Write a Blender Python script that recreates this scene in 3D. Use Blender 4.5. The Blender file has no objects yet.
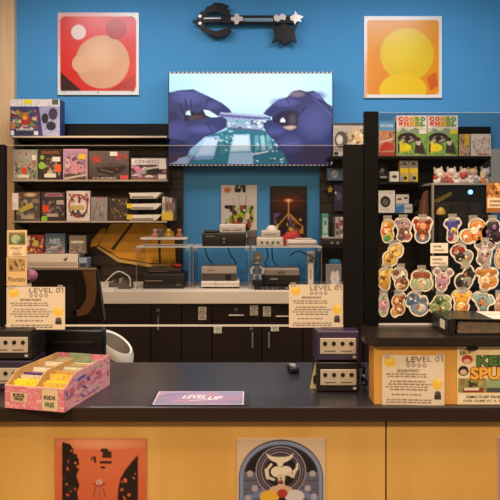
import bpy, bmesh, math, random
import numpy as np
from mathutils import Vector, Matrix
S = bpy.context.scene
COL = S.collection
F = 600.0; CX = 250.0; HY = 215.0; EYE = 1.60       # pinhole of the photograph
def wx(x, d): return (x-CX)*d/F
def wz(y, d): return EYE-(y-HY)*d/F
def px(n, d): return n*d/F
PI = math.pi
# ------------------------------------------------------------------ colour and materials
def lin(h):
    h = h.lstrip('#')
    c = [int(h[i:i+2], 16)/255 for i in (0, 2, 4)]
    return tuple((v/12.92 if v <= .04045 else ((v+.055)/1.055)**2.4) for v in c)
MATS = {}
def mat(h, rough=.5, metal=0, var=.0, scale=30, spec=.5, key=None):
    k = (h, rough, metal, var, scale, spec)
    if k in MATS: return MATS[k]
    m = bpy.data.materials.new(key or ('surface_'+h.strip('#')))
    m.use_nodes = True
    nt = m.node_tree; b = nt.nodes['Principled BSDF']
    c = lin(h)
    b.inputs['Base Color'].default_value = (*c, 1)
    b.inputs['Roughness'].default_value = rough
    b.inputs['Metallic'].default_value = metal
    b.inputs['Specular IOR Level'].default_value = spec
    if var:
        tc = nt.nodes.new('ShaderNodeTexCoord'); n = nt.nodes.new('ShaderNodeTexNoise')
        n.inputs['Scale'].default_value = scale; n.inputs['Detail'].default_value = 4
        r = nt.nodes.new('ShaderNodeValToRGB')
        r.color_ramp.elements[0].position = .3; r.color_ramp.elements[1].position = .7
        r.color_ramp.elements[0].color = (*[v*(1-var) for v in c], 1)
        r.color_ramp.elements[1].color = (*[min(1, v*(1+var)) for v in c], 1)
        nt.links.new(tc.outputs['Object'], n.inputs['Vector'])
        nt.links.new(n.outputs['Fac'], r.inputs['Fac'])
        nt.links.new(r.outputs['Color'], b.inputs['Base Color'])
    MATS[k] = m
    return m
def wood(name, a, b_, sc=(1.2, 8, 22), rough=.4):
    m = bpy.data.materials.new(name); m.use_nodes = True
    nt = m.node_tree; b = nt.nodes['Principled BSDF']
    tc = nt.nodes.new('ShaderNodeTexCoord'); mp = nt.nodes.new('ShaderNodeMapping')
    mp.inputs['Scale'].default_value = sc
    n = nt.nodes.new('ShaderNodeTexNoise'); n.inputs['Scale'].default_value = 2.2; n.inputs['Detail'].default_value = 6
    r = nt.nodes.new('ShaderNodeValToRGB')
    r.color_ramp.elements[0].position = .25; r.color_ramp.elements[1].position = .75
    r.color_ramp.elements[0].color = (*lin(a), 1); r.color_ramp.elements[1].color = (*lin(b_), 1)
    L = nt.links.new
    L(tc.outputs['Object'], mp.inputs['Vector']); L(mp.outputs['Vector'], n.inputs['Vector'])
    L(n.outputs['Fac'], r.inputs['Fac']); L(r.outputs['Color'], b.inputs['Base Color'])
    b.inputs['Roughness'].default_value = rough
    return m
def attr_mat(name, rough=.45, emit=0):
    m = bpy.data.materials.new(name); m.use_nodes = True
    nt = m.node_tree; b = nt.nodes['Principled BSDF']
    a = nt.nodes.new('ShaderNodeVertexColor'); a.layer_name = 'ink'
    if emit:
        nt.links.new(a.outputs['Color'], b.inputs['Emission Color'])
        b.inputs['Emission Strength'].default_value = emit
        b.inputs['Base Color'].default_value = (.01, .01, .012, 1)
    else:
        nt.links.new(a.outputs['Color'], b.inputs['Base Color'])
    b.inputs['Roughness'].default_value = rough
    if emit: b.inputs['Specular IOR Level'].default_value = .08
    return m
PRINT = attr_mat('printed_paper', .5)
GLOSS = attr_mat('printed_gloss', .28)
SCREEN = attr_mat('lit_screen', .25, 1.0)
def glass_mat(name, tint='#ffffff', fac=.06, rough=.02, edge=.14):
    m = bpy.data.materials.new(name); m.use_nodes = True
    nt = m.node_tree
    for n in list(nt.nodes): nt.nodes.remove(n)
    o = nt.nodes.new('ShaderNodeOutputMaterial'); mx = nt.nodes.new('ShaderNodeMixShader')
    t = nt.nodes.new('ShaderNodeBsdfTransparent'); g = nt.nodes.new('ShaderNodeBsdfGlossy')
    t.inputs['Color'].default_value = (*lin(tint), 1); g.inputs['Roughness'].default_value = rough
    lw = nt.nodes.new('ShaderNodeLayerWeight'); lw.inputs['Blend'].default_value = .25
    ad = nt.nodes.new('ShaderNodeMath'); ad.operation = 'MULTIPLY_ADD'
    ad.inputs[1].default_value = .065; ad.inputs[2].default_value = fac
    L = nt.links.new
    L(lw.outputs['Fresnel'], ad.inputs[0]); L(ad.outputs[0], mx.inputs['Fac'])
    L(t.outputs[0], mx.inputs[1]); L(g.outputs[0], mx.inputs[2]); L(mx.outputs[0], o.inputs['Surface'])
    return m
GLASS = glass_mat('clear_acrylic', '#f0f0f0', .01, .02, .05)
GUARD = glass_mat('guard_glass', '#e8e5e3', .01)
def frosted(name, col, alpha):
    m = bpy.data.materials.new(name); m.use_nodes = True
    b = m.node_tree.nodes['Principled BSDF']
    b.inputs['Base Color'].default_value = (*lin(col), 1); b.inputs['Alpha'].default_value = alpha
    b.inputs['Roughness'].default_value = .3
    return m
FROST = frosted('cloudy_acrylic', '#e8e4dc', .75)
EDGE = frosted('acrylic_edge', '#cfc9c4', .22)
TAPE = frosted('clear_tape', '#c8beb0', .3)
BLACK = mat('#141212', .45); PLAST = mat('#1b1918', .35); ESP = mat('#1c120d', .6, var=.25, scale=14, spec=.25)
DARK = mat('#150d09', .6, spec=.2); WHITE = mat('#efe9e0', .45); CREAM = mat('#ead9c0', .5)
GREY = mat('#8d8780', .45); SILV = mat('#c6b6a4', .38, .25); RED = mat('#b5322b', .5)
# ------------------------------------------------------------------ mesh helpers
class MB:
    def __init__(s): s.bm = bmesh.new()
    def box(s, x0, x1, y0, y1, z0, z1, bev=0, seg=2):
        b = bmesh.new()
        bmesh.ops.create_cube(b, size=1)
        for v in b.verts:
            v.co = Vector((x0+(v.co.x+.5)*(x1-x0), y0+(v.co.y+.5)*(y1-y0), z0+(v.co.z+.5)*(z1-z0)))
        if bev: bmesh.ops.bevel(b, geom=b.edges[:], offset=bev, segments=seg, affect='EDGES', profile=.5)
        s.join(b); return s
    def join(s, b):
        me = bpy.data.meshes.new('tmp'); b.to_mesh(me); b.free()
        s.bm.from_mesh(me); bpy.data.meshes.remove(me)
    def cyl(s, c, r, h, axis='Z', n=24, r2=None, bev=0):
        b = bmesh.new()
        bmesh.ops.create_cone(b, cap_ends=True, segments=n, radius1=r, radius2=r if r2 is None else r2, depth=h)
        if bev: bmesh.ops.bevel(b, geom=[e for e in b.edges if abs(e.verts[0].co.z-e.verts[1].co.z) < 1e-6], offset=bev, segments=2, affect='EDGES')
        R = {'Z': Matrix(), 'X': Matrix.Rotation(PI/2, 4, 'Y'), 'Y': Matrix.Rotation(PI/2, 4, 'X')}[axis]
        bmesh.ops.transform(b, matrix=Matrix.Translation(c) @ R, verts=b.verts)
        s.join(b); return s
    def ball(s, c, r, sc=(1, 1, 1), n=16):
        b = bmesh.new(); bmesh.ops.create_uvsphere(b, u_segments=n, v_segments=max(6, n//2), radius=r)
        bmesh.ops.transform(b, matrix=Matrix.Translation(c) @ Matrix.Diagonal((*sc, 1)), verts=b.verts)
        s.join(b); return s
    def prism(s, pts, y0, y1, bev=0):
        """polygon in x,z extruded along y"""
        b = bmesh.new()
        f = b.faces.new([b.verts.new((x, y0, z)) for x, z in pts])
        r = bmesh.ops.extrude_face_region(b, geom=[f])
        bmesh.ops.translate(b, vec=(0, y1-y0, 0), verts=[v for v in r['geom'] if isinstance(v, bmesh.types.BMVert)])
        bmesh.ops.recalc_face_normals(b, faces=b.faces)
        if bev: bmesh.ops.bevel(b, geom=b.edges[:], offset=bev, segments=2, affect='EDGES')
        s.join(b); return s
    def prismx(s, pts, x0, x1):
        """polygon in y,z extruded along x"""
        b = bmesh.new()
        f = b.faces.new([b.verts.new((x0, y, z)) for y, z in pts])
        r = bmesh.ops.extrude_face_region(b, geom=[f])
        bmesh.ops.translate(b, vec=(x1-x0, 0, 0), verts=[v for v in r['geom'] if isinstance(v, bmesh.types.BMVert)])
        bmesh.ops.recalc_face_normals(b, faces=b.faces)
        s.join(b); return s
    def prismz(s, pts, z0, z1, bev=0):
        b = bmesh.new()
        f = b.faces.new([b.verts.new((x, y, z0)) for x, y in pts])
        r = bmesh.ops.extrude_face_region(b, geom=[f])
        bmesh.ops.translate(b, vec=(0, 0, z1-z0), verts=[v for v in r['geom'] if isinstance(v, bmesh.types.BMVert)])
        bmesh.ops.recalc_face_normals(b, faces=b.faces)
        if bev: bmesh.ops.bevel(b, geom=b.edges[:], offset=bev, segments=2, affect='EDGES')
        s.join(b); return s
    def tube(s, pts, r, n=8):
        b = bmesh.new(); pts = [Vector(p) for p in pts]; rings = []
        for i, p in enumerate(pts):
            t = (pts[min(i+1, len(pts)-1)]-pts[max(i-1, 0)]).normalized()
            up = Vector((0, 0, 1)) if abs(t.z) < .9 else Vector((0, 1, 0))
            a = t.cross(up).normalized(); c = a.cross(t)
            rr = r[i] if isinstance(r, (list, tuple)) else r
            rings.append([b.verts.new(p+(a*math.cos(k*2*PI/n)+c*math.sin(k*2*PI/n))*rr) for k in range(n)])
        for A, B in zip(rings, rings[1:]):
            for k in range(n): b.faces.new((A[k], A[(k+1) % n], B[(k+1) % n], B[k]))
        b.faces.new(rings[0][::-1]); b.faces.new(rings[-1])
        bmesh.ops.recalc_face_normals(b, faces=b.faces)
        s.join(b); return s
    def lathe(s, prof, n=24, c=(0, 0, 0), close=True):
        b = bmesh.new(); rings = []
        for r, z in prof:
            rings.append([b.verts.new((c[0]+r*math.cos(k*2*PI/n), c[1]+r*math.sin(k*2*PI/n), c[2]+z)) for k in range(n)])
        for A, B in zip(rings, rings[1:]):
            for k in range(n): b.faces.new((A[k], A[(k+1) % n], B[(k+1) % n], B[k]))
        if close: b.faces.new(rings[0][::-1]); b.faces.new(rings[-1])
        s.join(b); return s
    def build(s, name, m, parent=None, loc=None, rot=None, smooth=False):
        me = bpy.data.meshes.new(name); s.bm.to_mesh(me); s.bm.free()
        return link(name, me, m, parent, loc, rot, smooth)
def link(name, me, m, parent=None, loc=None, rot=None, smooth=False):
    o = bpy.data.objects.new(name, me); COL.objects.link(o)
    if m is not None:
        me.materials.clear(); me.materials.append(m)
    if smooth:
        for p in me.polygons: p.use_smooth = True
        try: me.set_sharp_from_angle(angle=math.radians(40))
        except Exception: pass
    if parent is not None: o.parent = parent
    if loc is not None: o.location = loc
    if rot is not None: o.rotation_euler = rot
    return o
def smooth_path(pts, k=6):
    P = [Vector(p) for p in pts]; out = []
    for i in range(len(P)-1):
        p0, p1, p2, p3 = P[max(i-1, 0)], P[i], P[i+1], P[min(i+2, len(P)-1)]
        for j in range(k):
            t = j/k
            out.append(.5*((2*p1)+(p2-p0)*t+(2*p0-5*p1+4*p2-p3)*t*t+(3*p1-p0-3*p2+p3)*t**3))
    out.append(P[-1]); return out
def empty(name, loc, rz=0):
    o = bpy.data.objects.new(name, None); COL.objects.link(o); o.location = loc; o.rotation_euler = (0, 0, rz)
    o.empty_display_size = .05; return o
def tag(o, label, cat, group=None, kind=None):
    o['label'] = label; o['category'] = cat
    if group: o['group'] = group
    if kind: o['kind'] = kind
    return o
def struct(o): o['kind'] = 'structure'; return o
# ------------------------------------------------------------------ flat printed pictures: a fine grid coloured per vertex
def raster(w, h, bg, ops):
    W, H = w*2, h*2
    A = np.zeros((H, W, 3)); A[:] = lin(bg)
    yy, xx = np.mgrid[0:H, 0:W]; u = (xx+.5)/W; v = (yy+.5)/H
    for op in ops:
        k = op[0]
        if k == 'r': A[(u >= op[1]) & (u <= op[3]) & (v >= op[2]) & (v <= op[4])] = lin(op[5])
        elif k == 'e': A[((u-op[1])/op[3])**2+((v-op[2])/op[4])**2 <= 1] = lin(op[5])
        elif k == 'o':      # elliptical ring
            d = np.sqrt(((u-op[1])/op[3])**2+((v-op[2])/op[4])**2); A[(d <= 1) & (d >= 1-op[5])] = lin(op[6])
        elif k == 'p':
            pts = op[1]; ins = np.zeros((H, W), bool); n = len(pts)
            for i in range(n):
                x1, y1 = pts[i]; x2, y2 = pts[(i+1) % n]
                if y1 == y2: continue
                c = ((y1 > v) != (y2 > v)) & (u < (x2-x1)*(v-y1)/(y2-y1)+x1)
                ins ^= c
            A[ins] = lin(op[2])
        elif k == 'g':      # vertical gradient
            a, b = np.array(lin(op[1])), np.array(lin(op[2])); A[:] = a+(b-a)*v[..., None]
        elif k == 'rr':     # rounded rectangle
            x0, y0, x1, y1, r = op[1:6]; asp = h/w
            dx = np.maximum(np.abs(u-(x0+x1)/2)-(x1-x0)/2+r, 0); dy = np.maximum((np.abs(v-(y0+y1)/2)-(y1-y0)/2)*asp+r, 0)
            A[dx*dx+dy*dy <= r*r] = lin(op[6])
        elif k == 'l':      # line
            x0, y0, x1, y1, t = op[1:6]; L = (x1-x0)**2+(y1-y0)**2
            q = np.clip(((u-x0)*(x1-x0)+(v-y0)*(y1-y0))/L, 0, 1)
            A[np.hypot(u-x0-q*(x1-x0), (v-y0-q*(y1-y0))*h/w) <= t] = lin(op[6])
        elif k == 'n':      # scattered blobs: seed, count, colours, size, region
            R = random.Random(op[1]); x0, y0, x1, y1 = op[5]
            for _ in range(op[2]):
                cx, cy = R.uniform(x0, x1), R.uniform(y0, y1); a, b = op[4]*R.uniform(.4, 1.5), op[4]*R.uniform(.4, 1.5)*w/h
                th = R.uniform(0, PI); du = u-cx; dv = (v-cy)
                p = du*math.cos(th)+dv*math.sin(th); q = -du*math.sin(th)+dv*math.cos(th)
                A[((p/a)**2+(q/b)**2 <= 1) & (u >= x0) & (u <= x1) & (v >= y0) & (v <= y1)] = lin(R.choice(op[3]))
        elif k == 's':      # soft shade ellipse: blend colour
            d = np.clip(1-(((u-op[1])/op[3])**2+((v-op[2])/op[4])**2), 0, 1)[..., None]*op[6]
            A = A*(1-d)+np.array(lin(op[5]))*d
        elif k == 'tex':    # fine print mottling
            rg_ = np.random.RandomState(op[1]); q_ = rg_.uniform(.8, 1.2, (h//2+1, w//2+1, 1)); q_ = np.kron(q_, np.ones((4, 4, 1)))[:H, :W]; A *= q_; A += .012*rg_.uniform(0, 1, (1, 1, 3))
        elif k == 'bars':   # lines of print: x0,y0,x1,y1,n,colour,seed
            R = random.Random(op[7]); n = op[5]
            for i in range(n):
                yc = op[2]+(op[4]-op[2])*(i+.5)/n; th = (op[4]-op[2])/n*.28; x = op[1]+R.uniform(0, .08)
                e = op[3]-R.uniform(0, .12)
                while x < e:
                    l = R.uniform(.03, .09); A[(u >= x) & (u <= min(e, x+l)) & (np.abs(v-yc) <= th)] = lin(op[6]); x += l+.015
    return A.reshape(h, 2, w, 2, 3).mean((1, 3))
def panel(name, w, h, res, bg, ops, parent=None, loc=None, rot=None, m=None, warp=None):
    """upright print w x h metres facing -y, origin at bottom centre"""
    nu = max(4, int(res)); nv = max(4, int(round(res*h/w)))
    A = raster(nu, nv, bg, ops)
    me = bpy.data.meshes.new(name)
    V = []; C = []
    for j in range(nv):
        for i in range(nu):
            x = (i/(nu-1)-.5)*w; z = (1-j/(nv-1))*h
            V.append((x, warp(x, z) if warp else 0, z)); C.append((*A[j, i], 1))
    Fs = [(j*nu+i, (j+1)*nu+i, (j+1)*nu+i+1, j*nu+i+1) for j in range(nv-1) for i in range(nu-1)]
    me.from_pydata(V, [], Fs)
    ca = me.color_attributes.new('ink', 'FLOAT_COLOR', 'POINT')
    ca.data.foreach_set('color', np.array(C, dtype=np.float32).ravel())
    return link(name, me, m or PRINT, parent, loc, rot)
def text(s, parent, x, z, w, h, m, y=-.0015, name='lettering', shear=0, rot=None, bold=0):
    """flat lettering fitted into a w x h box centred on x,z in the parent's front plane"""
    cu = bpy.data.curves.new('type', 'FONT'); cu.body = s; cu.align_x = 'CENTER'; cu.shear = shear; cu.offset = bold
    cu.resolution_u = 3
    o = bpy.data.objects.new('type', cu); COL.objects.link(o)
    me = bpy.data.meshes.new_from_object(o.evaluated_get(bpy.context.evaluated_depsgraph_get()))
    bpy.data.objects.remove(o); bpy.data.curves.remove(cu)
    xs = [v.co.x for v in me.vertices]; ys = [v.co.y for v in me.vertices]
    a, b, c, d = min(xs), max(xs), min(ys), max(ys)
    ca = math.cos(rot or 0); sa = math.sin(rot or 0)
    for v in me.vertices:
        p = ((v.co.x-a)/(b-a)-.5)*w; q = ((v.co.y-c)/(d-c)-.5)*h
        v.co = (x+p*ca-q*sa, y, z+p*sa+q*ca)
    return link(name, me, m, parent)
INK = mat('#2a2422', .6)
def dup(root, loc=None, rz=None, name=None):
    r = root.copy(); COL.objects.link(r)
    if loc is not None: r.location = loc
    if rz is not None: r.rotation_euler = (r.rotation_euler[0], r.rotation_euler[1], rz)
    for ch in list(root.children):
        c = ch.copy(); COL.objects.link(c); c.parent = r
        for g in list(ch.children):
            d = g.copy(); COL.objects.link(d); d.parent = c
    return r
# ================================================================== SETTING
WALL = 4.80
struct(MB().box(-3.2, 3.2, -2.6, WALL+.1, -.1, 0).build('floor', mat('#6b5a4a', .5, var=.2, scale=5)))
struct(MB().box(-3.2, 3.2, -2.6, WALL+.1, 3.6, 3.7).build('ceiling', mat('#e6e2da', .8, var=.04, scale=6)))
struct(MB().box(-3.2, 3.2, WALL, WALL+.1, 0, 3.6).build('wall_back', mat('#4d97cd', .7, var=.03, scale=2.0, spec=.15)))
struct(MB().box(-3.3, -3.2, -2.6, WALL+.1, 0, 3.6).build('wall_left', mat('#c9b79c', .7, var=.05)))
struct(MB().box(3.2, 3.3, -2.6, WALL+.1, 0, 3.6).build('wall_right', mat('#6aa7c9', .7, var=.05)))
struct(MB().box(-3.2, 3.2, -2.7, -2.6, 0, 3.6).build('wall_front', mat('#6a5c4c', .7, var=.08)))
MAPLE = wood('maple_veneer', '#cd9a4c', '#dcae62', (3.4, 3, .45), .45)
struct(MB().box(-2.3, wx(14, 4.74), 4.74, WALL-.001, 0, 3.6, .004).build('trim_1', wood('pale_wood_trim', '#d9b184', '#ecc99c', (9, 9, .6), .5)))
# slatwall panels on both sides of the blue wall
def slatwall(x0, x1, z0, z1, label):
    m = MB(); n = int((z1-z0)/.085); st = (z1-z0)/n
    m.box(x0, x1, 4.765, 4.798, z0, z1)
    o = m.build('slatwall_panel', ESP); tag(o, label, 'wall panel')
    s = MB(); s.box(x0, x1, 4.752, 4.766, z0, z1)
    g = s.build('slat_face', wood('espresso_slats', '#21150f', '#332117', (.8, 4, 14), .5), o)
    MB().box(x0, x1, 4.744, 4.752, z1-.085, z1).build('top_rail', mat('#0b0706', .6, spec=.2), o)
    # grooves cut as dark recess strips
    r = MB()
    for i in range(1, n-1):
        r.box(x0, x1, 4.748, 4.7525, z0+i*st-.009, z0+i*st+.003)
    r.build('groove', mat('#120c09', .8), o)
    return o
slatwall(wx(14.5, 4.74), wx(183, 4.78), 0.0, wz(124, 4.76), 'dark brown slatwall panel on the left, under the red poster')
slatwall(wx(320, 4.78), wx(489, 4.78), 0.0, wz(127, 4.76), 'dark brown slatwall panel on the right, under the orange poster')
# ================================================================== SERVICE COUNTER
CT = .948                      # counter top height
CF, CB, RF = 2.036, 2.66, 2.06            # front and back edges
t = empty('service_counter', (0, CF, 0)); tag(t, 'long shop counter with dark top and honey maple front', 'counter')
LAM = mat('#2d2930', .30, var=.12, scale=60, spec=.6)
MB().box(-1.7, 1.7, 0, CB-CF, CT-.051, CT, .006).build('countertop', LAM, t)
MB().box(-1.7, 1.7, -.0015, .0, CT-.049, CT-.003).build('edge_band', mat('#2a1a13', .4), t)
sx = wx(386, CF+.03)
MB().box(-1.7, sx-.003, .03, .05, .1, CT-.051).build('front_panel', MAPLE, t)
MB().box(sx+.003, 1.7, .03, .05, .1, CT-.051).build('front_panel', MAPLE, t)
MB().box(-1.7, 1.7, .05, .07, .1, CT-.051).build('backing_board', BLACK, t)
MB().box(-1.7, 1.7, .08, .10, 0, .1).build('toe_kick', BLACK, t)
for s_ in (-1.7, 1.66): MB().box(s_, s_+.04, .07, CB-CF, 0, CT-.051).build('end_panel', MAPLE, t)
# raised maple riser on the right
RT = 1.183
r = empty('counter_riser', (0, RF, CT)); tag(r, 'maple box riser with rounded dark top at the right end of counter', 'riser')
x0 = wx(374, RF)
MB().box(x0, 1.6, .0, .09, 0, RT-CT-.03, .003).build('riser_box', wood('riser_maple', '#c98e40', '#d8a050', (3, 3, .5), .42), r)
xl = wx(366, 2.04)
pts = [(1.6, -.025), (1.6, .27), (.412, .27), (.408, .12), (xl+.004, .10)]
for k in range(7):
    a = PI+k*PI/12; pts.append((xl+.05+.05*math.cos(a), .025+.05*math.sin(a)))
MB().prismz(pts, RT-CT-.03, RT-CT, .004).build('riser_top', mat('#251c1a', .3, var=.1, scale=40), r)
MB().box(.5, 1.6, .09, .25, 0, RT-CT-.03).build('rear_support', BLACK, r)
# ================================================================== BACK COUNTER
BT = 1.076; BF = 4.14
t = empty('back_counter', (0, BF, 0)); tag(t, 'white worktop running along the back wall', 'worktop')
MB().box(-1.72, wx(364, BF), 0, WALL-BF-.07, BT-.09, BT, .005).build('worktop_slab', mat('#f0e4d4', .35), t)
CABM = wood('cabinet_espresso', '#170b07', '#24120c', (1.5, 2, 9), .45)
def cabinet(xa, xb, label, splits, handles, locks):
    t = empty('base_cabinet', (wx((xa+xb)/2, BF), BF+.03, 0)); tag(t, label, 'cabinet', 'base cabinets under the white worktop')
    ox = t.location.x
    A, B = wx(xa, BF)-ox+.002, wx(xb, BF)-ox-.002
    MB().box(A, B, .02, .55, .0, BT-.092).build('carcass', DARK, t)
    fronts = []
    zs = wz(323, BF)
    for a, b, kind in splits:
        X0, X1 = wx(a, BF)-ox+.003, wx(b, BF)-ox-.003
        if kind == 'drawer': o = MB().box(X0, X1, 0, .019, zs+.003, BT-.096, .002).build('drawer_front', CABM, t)
        elif kind == 'door': o = MB().box(X0, X1, 0, .019, .1, zs-.003, .002).build('door', CABM, t)
        else: o = MB().box(X0, X1, 0, .019, .1, BT-.096, .002).build('door', CABM, t)
        fronts.append(o)
    for i, xa_, ya, xb_, yb in handles:
        p0, p1 = (wx(xa_, BF)-ox, wz(ya, BF)), (wx(xb_, BF)-ox, wz(yb, BF))
        MB().tube([(p0[0], 0, p0[1]), (p0[0], -.025, p0[1]), (p1[0], -.025, p1[1]), (p1[0], 0, p1[1])], .006).build('handle', mat('#c9c3bb', .3, .8), fronts[i])
    for i, x, y in locks:
        MB().cyl((wx(x, BF)-ox, -.004, wz(y, BF)), .012, .01, 'Y', 16, bev=.002).build('lock', mat('#b5aca0', .3, .8), fronts[i])
    return t
cabinet(2, 150, 'leftmost dark brown base cabinet, partly behind the white bin', [(2, 150, 'drawer'), (2, 105, 'door'), (105, 150, 'door')], [], [])
cabinet(150, 212, 'dark brown base cabinet with tall doors, second from the left', [(150, 181, 'tall'), (181, 212, 'tall')], [(0, 158, 317, 158, 330)], [(0, 157.5, 311)])
cabinet(212, 262, 'dark brown base cabinet with locked drawer, below the middle consoles', [(212, 262, 'drawer'), (212, 262, 'door')], [(0, 229, 315.5, 243.5, 315.5), (1, 252.5, 334, 252.5, 348)], [(0, 235.8, 310), (1, 251.3, 329.6)])
cabinet(262, 364, 'dark brown base cabinet at the right, behind the taped policy sign', [(262, 364, 'drawer'), (262, 303, 'door'), (303, 364, 'door')], [(0, 276, 316.5, 289, 316.5), (1, 269, 334, 269, 348)], [])
cabx = cabinet(364.5, 540, 'dark brown base cabinet farthest right, behind the stickers', [(364.5, 540, 'drawer'), (364.5, 450, 'door'), (450, 540, 'door')], [], [])
MB().box(wx(364.6, BF)-cabx.location.x+.001, wx(539, BF)-cabx.location.x, -.02, .565, BT-.09, BT, .004).build('dark_top', mat('#1c1411', .4), cabx)
for x, y, dz, l in ((202, 314, 13, 'white double paper label on tall cabinet door, leftmost of the labels'), (217.5, 330, 8, 'small white paper label on the cabinet door below the locked drawer'),
                    (254, 311, 10, 'white paper label right of the locked drawer handle'), (267, 312, 10, 'white paper label on the drawer beside the policy sign'), (275, 329, 6, 'small white paper label low on the cabinet door beside the policy sign')):
    w = px(8, BF); h = px(dz, BF)
    o = panel('paper_label', w, h, 14, '#ded6c8', [('r', 0, .46, 1, .54, '#7d7266'), ('bars', .15, .1, .9, .45, 2, '#6d645a', int(x)), ('bars', .15, .58, .9, .92, 2, '#6d645a', int(x)+1)],
              None, (wx(x, BF), BF+.0285, wz(y, BF)-h/2))
    tag(o, l, 'label', 'paper labels on the cabinets')
# ================================================================== WALL ART
def poster(x0, x1, y0, y1, d, label, bg, ops, frame='#e9e6e2', border=0, res=110, thick=.012, cat='poster', name='wall_poster'):
    w, h = px(x1-x0, d), px(y1-y0, d)
    o = MB().box(-w/2, w/2, 0, thick, 0, h, .002).build(name, mat(frame, .5), None, (wx((x0+x1)/2, d), d, wz(y1, d)))
    tag(o, label, cat)
    panel('printed_picture', w-2*border-.003, h-2*border-.003, res, bg, ops, o, (0, -.0012, border+.0015), None, GLOSS)
    return o
o = poster(57.5, 139, 12.5, 95, 4.785, 'square red poster with white border and abstract peach and brown shapes', '#e9e6e2',
       [('rr', .035, .05, .965, .95, .07, '#dc3029'), ('s', .3, .2, .6, .5, '#e8473c', .6), ('e', .55, .6, .33, .32, '#dda57e'), ('s', .5, .52, .25, .22, '#efc19a', .8), ('e', .3, .62, .12, .11, '#e8b48c'),
        ('p', [(.04, .95), (.04, .72), (.3, .95)], '#3a211b'), ('e', .72, .2, .13, .13, '#b8241f'), ('e', .26, .24, .09, .09, '#f0d8d0'), ('p', [(.62, .95), (.95, .75), (.95, .95)], '#b8241f')])
for sx_, sz in ((-.27, .62), (.27, .62), (-.27, .03), (.27, .03), (0, .02)):
    MB().cyl((sx_, -.002, sz), .006, .006, 'Y', 10).build('screw', GREY, o)
o = poster(364, 442, 16, 98, 4.785, 'square orange poster with white border and plain yellow rounded shapes', '#e9e6e2',
       [('rr', .04, .05, .96, .955, .05, '#e6940f'), ('s', .2, .85, .5, .5, '#e58410', .8), ('e', .55, .47, .34, .32, '#e6bf1c'), ('e', .5, .9, .3, .2, '#f0c31c'), ('s', .5, .4, .3, .25, '#f0d42c', .6),
        ('rr', .2, .88, .8, .95, .02, '#f0c31c'), ('r', .04, .955, .96, 1, '#e9e6e2'), ('r', .25, .955, .75, 1, '#e9e6e2'), ('p', [(.8, .75), (.92, .68), (.95, .85), (.85, .92)], '#d8601c')])
# big ornamental key
t = empty('ornamental_key', (wx(246, 4.76), 4.76, wz(22, 4.76))); tag(t, 'giant black and silver ornamental key hung on the blue wall above television', 'wall decoration')
k = 4.1667; sK = 4.76/F
def kp(pts): return [((x/k-61)*sK, (22-y/k)*sK) for x, y in pts]
KB = mat('#08080a', .4, spec=.3); KS = mat('#cfc8c4', .35, .5)
up = [(30, 92), (58, 78), (64, 52), (80, 50), (92, 30), (112, 25), (120, 14), (155, 16), (186, 28), (172, 36), (188, 52), (184, 62), (205, 76), (165, 66), (128, 52), (100, 58), (82, 72), (74, 90)]
MB().prism(kp(up)[::-1], -.022, .0, .003).build('bow_wing', KB, t)
lo = [(30, 94), (74, 92), (84, 112), (104, 126), (130, 132), (165, 122), (205, 106), (188, 124), (196, 132), (178, 152), (140, 160), (112, 150), (98, 152), (84, 134), (66, 126), (58, 108)]
MB().prism(kp(lo)[::-1], -.022, .0, .003).build('bow_wing', KB, t)
MB().prism(kp([(55, 74), (160, 80), (160, 96), (55, 102)])[::-1], -.028, -.006, .002).build('grip', KB, t)
MB().box(*[v for v in (kp([(80, 0)])[0][0], kp([(150, 0)])[0][0])], -.031, -.0275, kp([(0, 84)])[0][1], kp([(0, 79)])[0][1]).build('grip_highlight', KS, t)
MB().box(kp([(150, 0)])[0][0], kp([(470, 0)])[0][0], -.026, -.004, kp([(0, 102)])[0][1], kp([(0, 68)])[0][1], .003).build('shaft', KB, t)
MB().box(kp([(245, 0)])[0][0], kp([(366, 0)])[0][0], -.029, -.0255, kp([(0, 94)])[0][1], kp([(0, 80)])[0][1]).build('shaft_inlay', mat('#6f8fa3', .4), t)
cr = [(208, 62), (224, 62), (226, 74), (242, 76), (242, 92), (226, 94), (222, 106), (208, 106), (206, 94), (192, 90), (192, 78), (206, 75)]
MB().prism(kp(cr)[::-1], -.034, -.026, .0015).build('cross_emblem', KS, t)
MB().prism(kp([(368, 74), (378, 66), (390, 72), (404, 62), (420, 72), (416, 90), (400, 86), (388, 96), (372, 92)])[::-1], -.034, -.026, .0015).build('silver_scroll', KS, t)
MB().prism(kp([(436, 74), (452, 68), (458, 50), (468, 66), (492, 74), (478, 86), (486, 96), (466, 94), (456, 108), (450, 92), (438, 90)])[::-1], -.034, -.026, .0015).build('silver_tip', KS, t)
MB().prism(kp([(360, 104), (380, 116), (410, 100), (440, 114), (468, 104), (456, 138), (466, 182), (440, 170), (415, 190), (394, 170), (362, 182), (374, 146)])[::-1], -.024, -.002, .003).build('key_bit', KB, t)
for yy in (73, 102): MB().cyl((kp([(64, 0)])[0][0], -.026, kp([(0, yy)])[0][1]), .013, .012, 'Y', 14, bev=.002).build('rivet', KS, t)
for xx in (-.2, .25): MB().cyl((xx, .02, .0), .01, .04, 'Y', 10).build('wall_peg', BLACK, t)
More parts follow.
